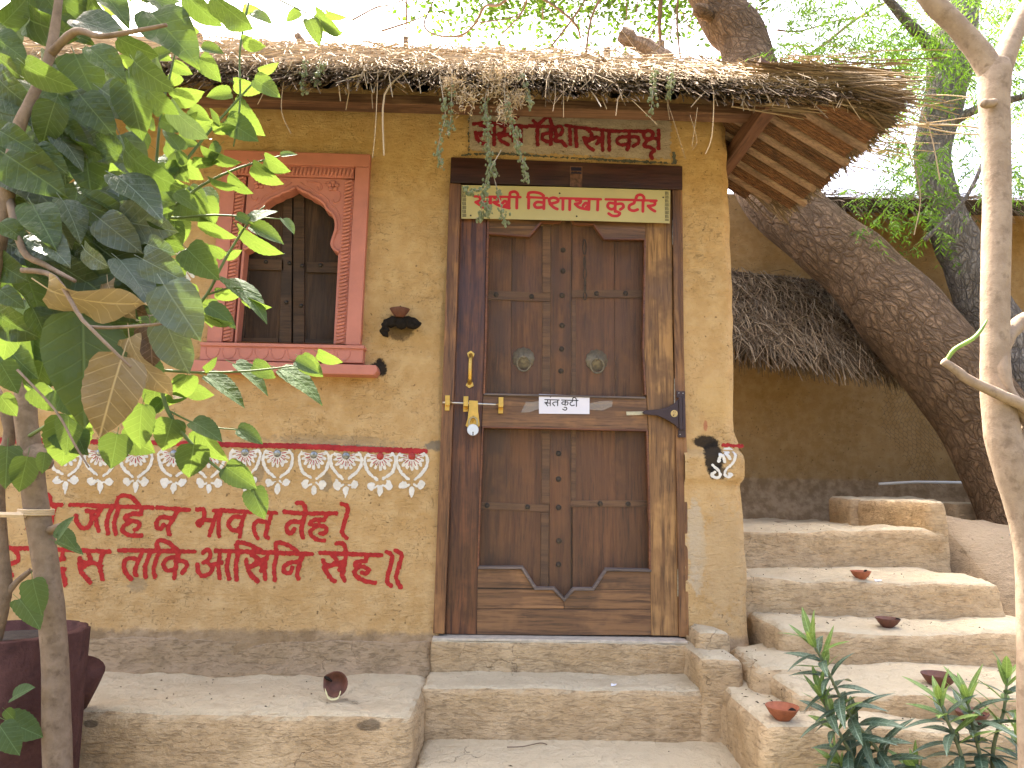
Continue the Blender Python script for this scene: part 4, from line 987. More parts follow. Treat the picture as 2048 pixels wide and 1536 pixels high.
def straw(mb, a, b, r, col, bend=.0, n=3):
    a, b = Vector(a), Vector(b); d = b-a
    m_ = (a+b)/2+Vector((nr.uniform(-1, 1)*bend, nr.uniform(-1, 1)*bend, nr.uniform(-.4, 1)*bend))
    u = d.cross(Vector((0, 0, 1)));
    if u.length < 1e-6: u = Vector((1, 0, 0))
    u.normalize(); w_ = d.cross(u).normalized(); vs = []
    pts = ((a, r), (m_, r), (b, r*.7)) if bend else ((a, r), (b, r*.7))
    for p, q in pts:
        for j in range(n):
            t = 2*math.pi*j/n; vs.append(p+(u*math.cos(t)+w_*math.sin(t))*q)
    fs = [(i*n+j, i*n+(j+1) % n, (i+1)*n+(j+1) % n, (i+1)*n+j) for i in range(len(pts)-1) for j in range(n)]+[tuple((len(pts)-1)*n+j for j in range(n)), tuple(range(n-1, -1, -1))]
    mb.add(vs, fs, col)
def straw_col(t):                       # 0 dark, from weathering and painted-in shade .. 1 fresh pale
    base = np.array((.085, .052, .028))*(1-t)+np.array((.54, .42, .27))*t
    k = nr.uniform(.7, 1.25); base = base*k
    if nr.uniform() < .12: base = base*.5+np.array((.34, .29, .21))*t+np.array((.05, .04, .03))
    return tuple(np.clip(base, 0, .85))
M_STRAW = m_vcol('straw', .85)
def thatch_front():
    mb = MB()
    for i in range(11500):              # the lie of the slope
        u = nr.uniform(); y = EY+(RY-EY)*(u**1.35); x = nr.uniform(-2.85, 1.45)
        if x > x_hip(y)+.1: continue
        L = nr.uniform(.18, .5); h = nr.uniform(0, 1)
        if nr.uniform() < .35: ang = nr.uniform(-1.5, 1.5)
        else: ang = nr.normal(0, .35)
        dx, dy = math.sin(ang), -math.cos(ang)
        tilt = nr.normal(.02, .07)
        tk = .035+.055*min(1, (y-EY)/.35); a = (x, y, zf_front(y)+.03+tk*h); y2 = y+dy*L*.8
        if y2 < EY-.05: y2 = EY-.05*nr.uniform(0, 1); L = (y-y2)/.8
        b = (x+dx*L*.8, y2, zf_front(y2)+.03+(.035+.055*min(1, max(0, y2-EY)/.35))*h+tilt*L)
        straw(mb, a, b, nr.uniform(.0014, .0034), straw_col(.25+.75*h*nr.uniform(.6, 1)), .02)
    for i in range(7500):               # cut butts along the eave, low ones toned darker for rot and shade
        x = nr.uniform(-2.85, 1.5); h = nr.uniform(0, 1)
        thick = .066+.022*float(vn(x*3, 0, 0, 3)); lift = .012*float(vn(x*4, 1, 0, 4))
        y = EY+.16; ang = nr.normal(0, .5); L = nr.uniform(.14, .25)
        a = (x, y+.04*nr.uniform(), zf_front(y)+.012+h*thick)
        y2 = EY-.015+.045*nr.normal()*(.6)+.05*(h-.5)
        b = (x+math.sin(ang)*L*.6, y2, zf_front(y2)+h*thick+lift-.012-(.05*nr.uniform() if nr.uniform() < .25 else 0))
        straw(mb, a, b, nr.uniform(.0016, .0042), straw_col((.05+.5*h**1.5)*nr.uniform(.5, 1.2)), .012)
    for i in range(420):                # loose ends that hang or stick out
        x = nr.uniform(-2.6, 1.5); y = EY+nr.uniform(-.02, .05); z = zf_front(y)+nr.uniform(0, .08)
        L = nr.uniform(.05, .16)
        straw(mb, (x, y, z), (x+nr.normal(0, .05), y-nr.uniform(.01, .08), z-L*nr.uniform(.5, 1)), nr.uniform(.0012, .0028), straw_col(nr.uniform(.3, 1)), .015)
    for i in range(420):                # stalks that stand up off the top
        x = nr.uniform(-2.7, 1.3); y = nr.uniform(EY+.1, RY)
        if x > x_hip(y): continue
        z = zf_front(y)+.09; L = nr.uniform(.08, .28); a = nr.uniform(0, 6.28)
        straw(mb, (x, y, z), (x+math.cos(a)*L, y+math.sin(a)*L*.4, z+L*nr.uniform(.1, .6)), nr.uniform(.001, .0024), straw_col(nr.uniform(.5, 1)), .03)
    for pts, r_ in (([(816, 141), (769, 190), (768, 311)], .0042), ([(756, 140), (751, 255), (745, 316)], .0018), ([(567, 164), (563, 223), (582, 267)], .0016), ([(1414, 164), (1427, 182), (1424, 270), (1411, 308)], .0022), ([(1153, 150), (1134, 202)], .003),
                    ([(1127, 164), (1127, 234)], .0018), ([(1330, 190), (1350, 250), (1371, 318)], .001), ([(1395, 215), (1384, 293)], .001), ([(1380, 230), (1394, 280), (1385, 300)], .0009), ([(1096, 140), (1098, 190)], .0022), ([(677, 168), (681, 202)], .002), ([(728, 143), (712, 175)], .006), ([(722, 150), (690, 158)], .004),
                    ([(1264, 200), (1315, 250)], .0014), ([(1680, 178), (1722, 240)], .002), ([(1480, 190), (1500, 222)], .002)):
        q = smooth_path([P(a, b, EY-.03) for a, b in pts], 4); c = straw_col(nr.uniform(.75, 1)); mb.tube(q, [r_*(1-.4*i/len(q)) for i in range(len(q))], 4, c)
    return mb.build('thatch', M_STRAW, house, kind='stuff')
thatch_front()
def thatch_side():
    mb = MB()
    for i in range(4200):
        y = nr.uniform(EY-.02, .42); x = nr.uniform(max(x_hip(max(y, EY)), .6), HX+.03)
        h = nr.uniform(); zz = lambda x: HZ+HS*(HX-x)+.02+.08*h
        L = nr.uniform(.15, .4); ang = nr.normal(0, .4); x2 = min(x+L*math.cos(ang), HX-.02+.05*nr.uniform()**.5)
        straw(mb, (x-L*.3, y, zz(x-L*.3)), (x2, y+L*math.sin(ang), zz(x2)+nr.normal(.0, .02)), nr.uniform(.0016, .0042), straw_col((.15+.6*h)*nr.uniform(.5, 1.2)), .015)
    for i in range(200):                # long stalks that shoot out past the corner
        y = nr.uniform(EY, .05) if i % 4 else nr.uniform(EY, .4); x = nr.uniform(1.08, 1.42); z = HZ+HS*(HX-x)+nr.uniform(.03, .13)
        L = nr.uniform(.15, .62)*(1 if i % 3 else 1.15); a = nr.normal(.1, .22)
        straw(mb, (x, y, z), (x+L*.93, y+L*math.sin(a), z-L*nr.uniform(-.12, .22)), nr.uniform(.0013, .0034), straw_col(nr.uniform(.25, .95)), .03)
    for i in range(480):                # thick bundle laid along the eave at the corner
        x = nr.uniform(.9, 1.42); y = EY+nr.uniform(-.03, .16); z = EZ+nr.uniform(.0, .13)-.05*max(0, x-1.3)
        L = nr.uniform(.2, .5); straw(mb, (x, y, z), (min(x+L, 1.52+.08*nr.uniform()), y+nr.normal(0, .03), z-L*nr.uniform(-.03, .16)), nr.uniform(.0016, .0042), straw_col(nr.uniform(.03, .55)), .02)
    for pts, r_ in (([(1780, 165), (1850, 235), (1880, 360)], .003), ([(1800, 255), (1840, 380), (1828, 470)], .0022), ([(1790, 240), (1900, 265), (1985, 270)], .0035), ([(1760, 200), (1870, 190), (1945, 195)], .0028), ([(1780, 250), (1900, 250), (1965, 257)], .0045)):
        q = smooth_path([P(a, b, -.25) for a, b in pts], 5); mb.tube(q, r_, 4, straw_col(.8))
    mb.build('thatch', M_STRAW, house, kind='stuff')
thatch_side()
M_UNDER = m_plain('old_straw_mass', (.16, .115, .065), .95, .4, 30, bmp=.6, spec=.1)
mb = MB()                               # body of the thatch below the loose straws
nxs = 60
vv = []
for i in range(nxs+1):
    x = -5.0+i/nxs*(1.22+5.0)
    yt = RY if x_hip(RY) > x else EY+(HZ+HS*(HX-x)-EZ)/TS
    for y, dz in ((EY+.03, .010), (EY+.05, .045), (yt, .065), (yt+.02, .012)): vv.append((x, y, zf_front(min(y, yt))+dz))
mb.add(vv, [(4*i+j, 4*i+4+j, 4*i+4+(j+1) % 4, 4*i+(j+1) % 4) for i in range(nxs) for j in range(4)])
b0 = RY
vv = []                                 # side slope and back slope
for x, y in ((1.23, EY+.02), (HX-.02, EY+.02), (HX-.02, .32), (1.2, .45), (1.2, 1.9), (-.08, .80)): vv.append((x, y, HZ+HS*(HX-x)+.012))
mb.add(vv+[(a, b, c+.05) for a, b, c in vv], [(0, 1, 2, 3, 4, 5), (11, 10, 9, 8, 7, 6)]+[(i, i+6, (i+1) % 6+6, (i+1) % 6) for i in range(6)])
zr = zf_front(RY)
vv = [(-5, RY, zr+.03), (-.08, RY, zr+.03), (1.24, 1.9, HZ+HS*(HX-1.24)+.03), (1.24, 2.5, 2.25), (-5, 2.5, 2.25)]
mb.add(vv+[(a, b, c+.06) for a, b, c in vv], [(0, 1, 2, 3, 4), (9, 8, 7, 6, 5)]+[(i, i+5, (i+1) % 5+5, (i+1) % 5) for i in range(5)])
mb.build('thatch_base', M_UNDER, house, smooth=False)
LOGM = m_bark('dry_log', (.30, .20, .13), (.42, .30, .20), (.12, .08, .05), 2.0, True, .6)
for pts, r_ in (([(612, 110), (604, 84), (594, 70)], 8), ([(814, 112), (812, 92), (811, 75)], 5.5), ([(1006, 112), (1004, 92)], 7), ([(1214, 125), (1215, 98)], 8), ([(404, 100), (400, 82), (396, 70)], 8)):
    mb = MB(); q = [P(a, b, .62) for a, b in pts]; mb.tube(q, r_*mpp(.62), 7, rough=.2); mb.build('rafter_end', LOGM, house)
log = MB(); q = smooth_path([P(a, b, .72) for a, b in ((1330, 128), (1300, 100), (1268, 82), (1242, 66))], 3)
log.tube(q, [24*mpp(.72)*(1-.4*i/len(q)) for i in range(len(q))], 9, rough=.25)
log.tube([P(1322, 120, .70), P(1322, 84, .70)], 8*mpp(.7), 7, rough=.2)
lo = log.build('broken_log', LOGM); lo['label'] = 'broken grey branch stump lying on top of the thatch'; lo['category'] = 'log'

# dried creeper hanging over the eave
crp = thing('dried_creeper', 'dried pale creeper with pods hanging from the thatch over the door', 'creeper', P(970, 140, EY-.04))
POD = m_leaf('pale_pod', (.19, .23, .12), (.31, .33, .20), .25, (.5, .5, .25), .7, vein=False)
STEMC = m_plain('dry_stem', (.36, .31, .23), .9, .2, 30)
def blob(mb, c, r, s=None):
    c = Vector(c); e = [Vector((1, 0, 0)), Vector((0, 1, 0)), Vector((0, 0, 1))]
    k = Vector((r*nr.uniform(.6, 1), r*nr.uniform(.5, 1), r*nr.uniform(.8, 1.3)))
    vs = []
    for lat in (-1, -.35, .35, 1):
        if abs(lat) == 1: vs.append(c+Vector((0, 0, lat*k.z)))
        else:
            for j in range(5):
                t = 6.283*j/5+lat; q = math.sqrt(1-lat*lat); vs.append(c+Vector((math.cos(t)*k.x*q, math.sin(t)*k.y*q, lat*k.z)))
    fs = [(0, 1+(j+1) % 5, 1+j) for j in range(5)]+[(1+j, 1+(j+1) % 5, 6+(j+1) % 5, 6+j) for j in range(5)]+[(6+j, 6+(j+1) % 5, 11) for j in range(5)]
    mb.add(vs, fs)
pods = MB(); fluff = MB()
for pts, dens in (([(880, 150), (886, 200), (890, 235), (880, 290), (888, 335)], .8), ([(905, 140), (900, 200), (904, 240), (896, 270)], .5), ([(985, 130), (970, 200), (975, 250), (978, 310), (990, 350)], 1.4), ([(1015, 130), (1010, 200), (1025, 260), (1045, 310), (1052, 360)], 1.3), ([(1000, 300), (975, 350), (965, 400), (960, 440)], 1.2),
                  ([(965, 375), (945, 385), (930, 378)], .6), ([(985, 345), (1000, 395), (1008, 430), (1010, 450)], .5), ([(1040, 130), (1050, 180), (1060, 215)], .9), ([(610, 110), (606, 150), (606, 185)], .8), ([(645, 110), (638, 150), (636, 170)], .8), ([(1310, 120), (1305, 170), (1302, 225)], 1.1), ([(1345, 130), (1340, 170), (1336, 195)], .7), ([(962, 400), (980, 425), (950, 436)], 1.0)):
    q = smooth_path([P(a+rnd.uniform(-3, 3), b, EY-.05+rnd.uniform(-.03, .02)) for a, b in pts], 6)
    mb = MB(); mb.tube(q, [.0020*(1-.5*i/len(q)) for i in range(len(q))], 5); mb.build('stem', STEMC, crp)
    for i in range(int(len(q)*4.2*dens)):
        p = q[rnd.randrange(len(q)//4, len(q))]+np.array([rnd.gauss(0, .008), rnd.gauss(0, .008), rnd.gauss(0, .008)]); blob(pods, p, rnd.uniform(.0040, .0088))
pods.build('pods', POD, crp, kind='stuff')
for i in range(1500):                   # dead flower heads bunched on the edge
    a = rnd.choice(((1000, 150, 60, 28), (990, 170, 40, 40), (930, 185, 30, 40), (1030, 195, 26, 22), (1012, 225, 16, 20), (900, 165, 18, 18)))
    p = P(rnd.gauss(a[0], a[2]*.45), rnd.gauss(a[1], a[3]*.45), EY-.05+rnd.uniform(-.03, .04)); d = np.array([rnd.gauss(0, 1), rnd.gauss(0, 1), rnd.gauss(0, 1)]); d /= np.linalg.norm(d)
    straw(fluff, p, p+d*rnd.uniform(.006, .03), rnd.uniform(.0008, .0024), straw_col(rnd.uniform(.75, 1.05)), 0)
fluff.build('dead_flowers', M_STRAW, crp, kind='stuff')

# ================================================================ GROUND AND MUD STEPS
M_GROUND = m_mud('trodden_earth', (.30, .215, .125), (.39, .285, .175), (.40, .305, .195), bounce_cut=True)
def ground_z(x, y):
    x, y = np.asarray(x, float), np.asarray(y, float)
    r1 = 1.28*sstep(.3, 1.7, y)*sstep(1.15, 1.35, x)
    r2 = 1.36*sstep(-.7, 1.1, y)*sstep(2.05, 2.55, x)
    far = sstep(40, 12, np.hypot(x, y))
    z = -.9+np.maximum(r1, r2)*far
    return z+.03*vn(x*2, y*2, 0, 31)*far+.02*vn(x*7, y*7, 0, 32)*far
gx = np.concatenate([-np.geomspace(3, 120, 24)[::-1], np.arange(-2.9, 6, .09), np.geomspace(6.1, 120, 22)])
gy = np.concatenate([-np.geomspace(3, 120, 22)[::-1], np.arange(-2.9, 4, .09), np.geomspace(4.1, 120, 22)])
GX, GY = np.meshgrid(gx, gy, indexing='ij'); GZ = ground_z(GX, GY)
idx = np.arange(GX.size).reshape(GX.shape)
mb = MB(); mb.add(np.stack([GX, GY, GZ], -1).reshape(-1, 3), [(idx[i, j], idx[i+1, j], idx[i+1, j+1], idx[i, j+1]) for i in range(len(gx)-1) for j in range(len(gy)-1)])
g = mb.build('ground', M_GROUND, None, smooth=True); g['kind'] = 'structure'

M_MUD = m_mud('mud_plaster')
_sb = lambda px, py, y, rx, rz, op: (float(P(px, py, y)[0])+1.3, float(P(px, py, y)[2])+.9, rx, rz, (.10, .075, .05), op, .4)
M_BENCH = m_mud('mud_plaster_bench', stains=[_sb(735, 1456, -.62, .05, .022, .7), _sb(178, 1450, -.62, .03, .014, .7)])
M_PALE = m_plain('pale_cement', (.52, .45, .35), .9, .2, 30)
X = lambda px, py, y: float(P(px, py, y)[0])
Zs1 = float(P(1100, 1335, 0)[2]); Ys1 = float(PZ(1100, 1374, Zs1)[1]); Zs2 = float(P(1100, 1482, Ys1)[2])
steps = thing('door_steps', 'worn mud steps leading up to the wooden door', 'steps', (X(1130, 1400, -.4), -.4, -.9))
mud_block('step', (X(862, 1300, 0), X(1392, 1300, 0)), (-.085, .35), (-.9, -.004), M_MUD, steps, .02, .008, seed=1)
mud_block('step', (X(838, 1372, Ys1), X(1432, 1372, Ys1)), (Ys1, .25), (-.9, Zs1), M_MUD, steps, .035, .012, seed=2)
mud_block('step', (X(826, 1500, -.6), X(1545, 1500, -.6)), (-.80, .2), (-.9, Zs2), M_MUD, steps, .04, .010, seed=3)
mud_block('step', (X(826, 1500, -.6)-.05, .98), (-1.15, -.2), (-.92, -.52), M_MUD, steps, .04, .010, seed=4)
mb = MB(); mb.box((X(866, 1274, -.04), -.072, -.009), (X(1372, 1274, -.04), .10, .0015)); mb.build('threshold_strip', M_PALE, steps, bevel=.002)
Zbn = float(P(500, 1340, -.03)[2]); Ybn = float(PZ(500, 1424, Zbn)[1])
bench = thing('mud_bench', 'long mud bench built against the ochre wall left of the door steps', 'bench', (-1.3, -.3, -.9))
def bdef(Q):
    Q = Q.copy(); t = (Zbn-Q[:, 2])/.76; Q[:, 1] -= np.where(Q[:, 1] < -.2, .06*t, 0); return Q
mud_block('seat', (-2.8, X(832, 1424, Ybn)), (Ybn, .04), (-.92, Zbn), M_BENCH, bench, .045, .014, seed=5, deform=bdef)
def fil(Q):
    Q = Q.copy(); k = np.clip((Q[:, 2]-Zbn)/(.03-Zbn), 0, 1); Q[:, 1] = np.where(Q[:, 1] < .0, Q[:, 1]+.10*k**.55, Q[:, 1]); return Q
M_SKIRT = m_mud('rough_mud_skirting', (.36, .25, .135), (.46, .325, .19), (.46, .33, .20))
mud_block('skirting', (-2.8, X(862, 1300, -.05)), (-.125, .02), (Zbn-.05, -.02), M_SKIRT, bench, .02, .016, seed=6, deform=fil)

stair = thing('side_stair', 'broad mud stair rising past the right corner of the hut', 'steps', (1.5, .3, -.9))
SZ = [-.113, -.043, .076, .230, .416]; SY = [-.80, -.65, -.21, .16, .74]
XL = [X(1532, 1458, -.80), X(1592, 1385, -.65), X(1560, 1262, -.21), X(1490, 1160, .16)-.1, 1.03]
XR = [2.75, 2.7, X(2052, 1262, -.21)+.3, X(2012, 1165, .16), X(1898, 1070, .74)]
def wob(s):
    def f(Q):
        Q = Q.copy(); Q[:, 1] += .022*vn(Q[:, 0]*2.2, 0, 0, s)*(Q[:, 1] < Q[:, 1].mean()); Q[:, 2] += np.where(Q[:, 2] > -.5, .012*vn(Q[:, 0]*1.8, Q[:, 1]*2, 0, s+1), 0); return Q
    return f
for i in range(5):
    yb_ = (SY[i+1]+.25) if i < 4 else 2.35
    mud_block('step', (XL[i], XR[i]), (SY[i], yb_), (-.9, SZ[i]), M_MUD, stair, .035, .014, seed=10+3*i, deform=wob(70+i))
zA, zB = float(P(1430, 1262, -.17)[2]), float(P(1450, 1316, -.33)[2])
mud_block('cheek', (X(1396, 1262, -.17), X(1466, 1262, -.17)), (-.17, .02), (-.9, zA), M_MUD, stair, .035, .012, seed=31)
mud_block('cheek', (X(1400, 1316, -.33), X(1490, 1320, -.33)), (-.33, .0), (-.9, zB), M_MUD, stair, .035, .012, seed=33)
mud_block('cheek', (XL[0], XL[1]+.05), (-.72, -.05), (-.9, SZ[0]+.012), M_MUD, stair, .05, .014, seed=35)
mud_block('cheek', (XL[1]-.05, XL[2]+.12), (-.42, .05), (-.9, SZ[1]+.03), M_MUD, stair, .06, .016, seed=36)
zp = float(P(1880, 1003, .80)[2])
mud_block('parapet', (X(1862, 1040, .74), X(1900, 1040, .74)), (.76, 1.75), (-.5, zp), M_MUD, stair, .03, .012, seed=37)
zk = float(P(1780, 996, 1.55)[2])
mud_block('parapet', (X(1698, 1020, 1.55), X(1880, 1020, 1.55)), (1.52, 1.85), (.0, zk), M_MUD, stair, .03, .014, seed=38)
mud_block('parapet', (X(1895, 1010, 1.7), X(1945, 1010, 1.7)), (1.62, 1.9), (.0, zk-.02), M_MUD, stair, .03, .014, seed=39)

def drop(p, lift=.0):                   # the surface straight below or above a point
    bpy.context.view_layer.update()
    hit, loc, *_ = sc.ray_cast(bpy.context.evaluated_depsgraph_get(), Vector((p[0], p[1], p[2]+.12)), Vector((0, 0, -1)), distance=.4)
    return np.array([p[0], p[1], (loc.z if hit else p[2])+lift])
# litter on the treads, bits nobody would count
lit = MB()
for i in range(190):
    q = rnd.random()
    if q < .55: k = rnd.randrange(5); x_, y_, z_ = rnd.uniform(XL[k]+.1, min(XR[k], 2.1)-.05), rnd.uniform(SY[k]+.05, (SY[k+1]-.02) if k < 4 else 1.4), SZ[k]
    elif q < .7: x_, y_, z_ = rnd.uniform(.9, 1.05), rnd.uniform(-.6, -.2), SZ[0]+.02
    elif q < .88: x_, y_, z_ = rnd.uniform(-1.6, -.5), rnd.uniform(Ybn+.05, -.1), Zbn
    else: x_, y_, z_ = rnd.uniform(-.2, .8), rnd.uniform(-.75, -.35), Zs2
    a = rnd.uniform(0, 6.28); L = rnd.uniform(.002, .006)*(1 if rnd.random() < .85 else 2.5); w_ = rnd.uniform(.001, .003); c, s = math.cos(a), math.sin(a)
    z_ = drop((x_, y_, z_))[2]+.0015; k = rnd.choice(((.05, .032, .02), (.08, .05, .03), (.22, .16, .09), (.035, .025, .018)))
    vs = [(x_+c*L, y_+s*L, z_), (x_-s*w_, y_+c*w_, z_+.003), (x_-c*L, y_-s*L, z_), (x_+s*w_, y_-c*w_, z_+.002), (x_, y_, z_-.001)]
    lit.add(vs, [(0, 1, 2, 3), (1, 0, 4), (2, 1, 4), (3, 2, 4), (0, 3, 4)], k)
lo = lit.build('leaf_litter', m_vcol('litter', .9)); lo['kind'] = 'stuff'; lo['label'] = 'dark crumbs of leaf litter scattered on the mud treads'; lo['category'] = 'litter'
for px, py, z_, s, lab in ((1228, 1365, Zs1, .012, 'white paper scrap on the upper door step'), (1757, 1155, SZ[3], .02, 'curled white paper scrap beside the lamp on the upper stair tread')):
    p = drop(PZ(px, py, z_+.006), .002); mb = MB()
    mb.add([p+(-s, -s*.4, 0), p+(s*.2, -s*.6, .002), p+(s, s*.3, .006), p+(.1*s, s*.7, .004), p+(-s*.8, s*.4, .007)], [(0, 1, 2, 3, 4)])
    mb.add([p+(-s, -s*.4, .001), p+(s*.2, -s*.6, .003), p+(s, s*.3, .007), p+(.1*s, s*.7, .005), p+(-s*.8, s*.4, .008)], [(0, 1, 2, 3, 4)])
    o = mb.build('paper_scrap', m_plain('scrap_white', (.8, .8, .85), .7, .02, 10, 0, 0)); o['label'] = lab; o['category'] = 'paper'; o['group'] = 'paper scraps on the steps'
mb = MB(); mb.tube(smooth_path([PZ(a, b, Zs2+.012) for a, b in ((1014, 1494), (1045, 1493), (1080, 1486), (1094, 1489))], 4), .002, 5); o = mb.build('fallen_twig', m_plain('twig', (.16, .11, .07), .9, .2)); o['label'] = 'thin brown twig lying on the lowest door step'; o['category'] = 'twig'

# clay lamps
CLAY = m_plain('terracotta', (.30, .095, .042), .75, .25, 40, 0, .2)
CLAYD = m_plain('oil_dark_terracotta', (.12, .045, .026), .6, .35, 40, 0, .2)
def lamp(p, r, mat, label, axis=(0, 0, 1), rz=0.0, name='clay_lamp'):
    t = thing(name, label, 'clay lamp', p, 'clay oil lamps')
    mb = MB(); pr = [(.42, 0), (.45, .04), (.74, .36), (1.0, .78), (.99, .82), (.93, .80), (.66, .42), (.36, .16), (.02, .14)]
    ja = rz
    mb.lathe([(a*r, b*r) for a, b in pr], p, axis, 28, jit=lambda t_, h: (1+.16*max(0, math.cos(t_-ja))**24) if h > .3*r else 1)
    mb.build('bowl', mat, t, smooth=True)
    mb = MB(); ax = Vector(axis).normalized(); rf = Vector((1, 0, 0)) if abs(ax.x) < .9 else Vector((0, 1, 0)); u = (rf-ax*rf.dot(ax)).normalized(); b_ = ax.cross(u)
    d = u*math.cos(ja)+b_*math.sin(ja); c = Vector(p)+ax*r*.80
    mb.tube([c+d*r*.45-ax*r*.25, c+d*r*.85, c+d*r*1.12+ax*r*.02], [r*.07, r*.13, r*.07], 6, rough=.3); mb.build('burnt_wick', SOOT, t, smooth=True)
lamp(drop(PZ(1722, 1156, SZ[3]+.004), -.002), .044, CLAY, 'reddish clay lamp on the uppermost lamp-bearing stair tread', rz=.6)
lamp(drop(PZ(1775, 1250, SZ[2]+.004), -.002), .046, CLAYD, 'dark red clay lamp standing alone mid-stair above the oleander', rz=-.9)
lamp(drop(PZ(1565, 1437, SZ[0]+.010), -.002), .052, CLAY, 'orange clay lamp at the left end of the lowest stair tread', rz=-1.2)
lamp(drop(PZ(1877, 1370, SZ[1]+.004), -.002), .054, CLAYD, 'blackened clay lamp behind the right oleander tips', rz=-1.0)
lamp(drop(PZ(1945, 1440, SZ[0]+.006), -.002), .050, CLAYD, 'dark clay lamp half hidden among the right oleander leaves', rz=-1.5)
lamp(P(799, 634, -.055), .043, CLAYD, 'dark clay lamp on the charred bracket beside the window', rz=-1.4)
_p = PZ(672, 1398, Zbn+.005); lamp(_p+np.array([0, .02, .042]), .043, CLAYD, 'clay lamp tipped on its side on the mud bench', axis=(-.05, -.95, .30), rz=2.6)
paint('dried_oil', [([(653, 1374), (660, 1390), (670, 1394), (680, 1390), (684, 1379)], [2, 3, 3, 3, 1.5])], m_plain('dried_ghee', (.62, .56, .30), .6, .1), bpy.data.objects['clay_lamp.006'], lambda x, z: np.full_like(x, _p[1]-.020)+(z-_p[2]-.05)*.3, cell=.0012, rough=.0008, lift=.0, plane_y=float(_p[1]))

# ================================================================ WHAT STANDS BEHIND
BY = 2.42
bh = thing('rear_hut', 'shaded ochre hut behind the stair with a low thatched lean-to', 'hut', (3.0, BY, .3))
_rl = bh.location
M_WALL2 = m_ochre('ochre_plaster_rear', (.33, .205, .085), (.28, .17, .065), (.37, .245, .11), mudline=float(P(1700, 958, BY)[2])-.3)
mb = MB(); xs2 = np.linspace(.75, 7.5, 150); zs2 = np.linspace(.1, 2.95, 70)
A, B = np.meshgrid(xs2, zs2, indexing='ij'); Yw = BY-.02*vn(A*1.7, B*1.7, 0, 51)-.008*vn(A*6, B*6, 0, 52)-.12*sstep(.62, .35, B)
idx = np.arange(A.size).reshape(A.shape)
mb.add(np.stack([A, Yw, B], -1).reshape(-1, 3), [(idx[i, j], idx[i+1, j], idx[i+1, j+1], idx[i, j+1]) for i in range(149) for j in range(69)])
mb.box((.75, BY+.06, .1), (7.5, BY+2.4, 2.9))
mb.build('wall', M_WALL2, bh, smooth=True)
DKS = m_vcol('weathered_straw', .9)
def slope_thatch(name, e0, e1, t0, t1, n, thick, parent, tone=(.0, .45), fringe=.05, over=.04):
    """straws on a slope given by its eave (e0-e1) and top (t0-t1) lines"""
    e0, e1, t0, t1 = map(np.array, (e0, e1, t0, t1)); mb = MB()
    nrm = np.cross(e1-e0, t0-e0); nrm /= np.linalg.norm(nrm); nrm = nrm if nrm[2] > 0 else -nrm
    q = [e0, e1, t1, t0]; mb.prism([p-nrm*.01 for p in q], nrm*thick*.55); mb.c += [(.06, .042, .026)]*8
    for i in range(n):
        s = nr.uniform(); v = nr.uniform()**1.2; L = nr.uniform(.1, .32); h = nr.uniform(.2, 1)*thick
        if nr.uniform() < .3: da = nr.uniform(-1.5, 1.5)
        else: da = nr.normal(0, .4)
        a = (e0*(1-s)+e1*s)*(1-v)+(t0*(1-s)+t1*s)*v
        dn = (e0*(1-s)+e1*s)-(t0*(1-s)+t1*s); dn /= np.linalg.norm(dn); sd_ = (e1-e0)/np.linalg.norm(e1-e0)
        d = dn*math.cos(da)+sd_*math.sin(da)
        straw(mb, a+nrm*h, a+d*L+nrm*(h+nr.normal(0, .02)), nr.uniform(.0015, .004), straw_col(nr.uniform(*tone)), .02)
    for i in range(n//3):
        s = nr.uniform(); a = e0*(1-s)+e1*s; dn = (e0*(1-s)+e1*s)-(t0*(1-s)+t1*s); dn /= np.linalg.norm(dn); h = nr.uniform(0, 1)*thick
        L = fringe*nr.uniform(.3, 1.6); straw(mb, a-dn*.12+nrm*h, a+dn*over+nrm*h*.7+np.array([nr.normal(0, .03), 0, -L]), nr.uniform(.0012, .003), straw_col(nr.uniform(tone[0], tone[1]*.9)), .01)
    return mb.build(name, DKS, parent, kind='stuff')
slope_thatch('lean_to_thatch', P(1440, 690, 1.80), P(1825, 742, 1.80), P(1440, 548, 2.38), P(1700, 575, 2.38), 3600, .09, bh, (.0, .42), .10)
slope_thatch('roof_thatch', P(1600, 408, 1.95), (7.6, 1.95, float(P(1950, 412, 1.95)[2])), (float(P(1600, 408, 1.95)[0])-.5, 4.4, 3.45), (7.6, 4.4, 3.45), 2600, .12, bh, (.05, .6), .10)
PIPE = m_plain('white_pvc', (.66, .65, .60), .45, .06, 8, 0, 0)
mb = MB(); mb.tube([P(1676, 575, 1.95), P(1742, 664, 1.86)], .018, 10); mb.build('drain_pipe', PIPE, bh, smooth=True)
pipe = MB(); pipe.tube([PZ(1758, 968, float(P(1758, 968, 1.95)[2])), P(1830, 964, 1.97), P(2010, 966, 2.0)], .010, 10)
pipe = pipe.build('water_pipe', PIPE, None, smooth=True); pipe['label'] = 'white plastic pipe along the foot of the rear wall'; pipe['category'] = 'pipe'
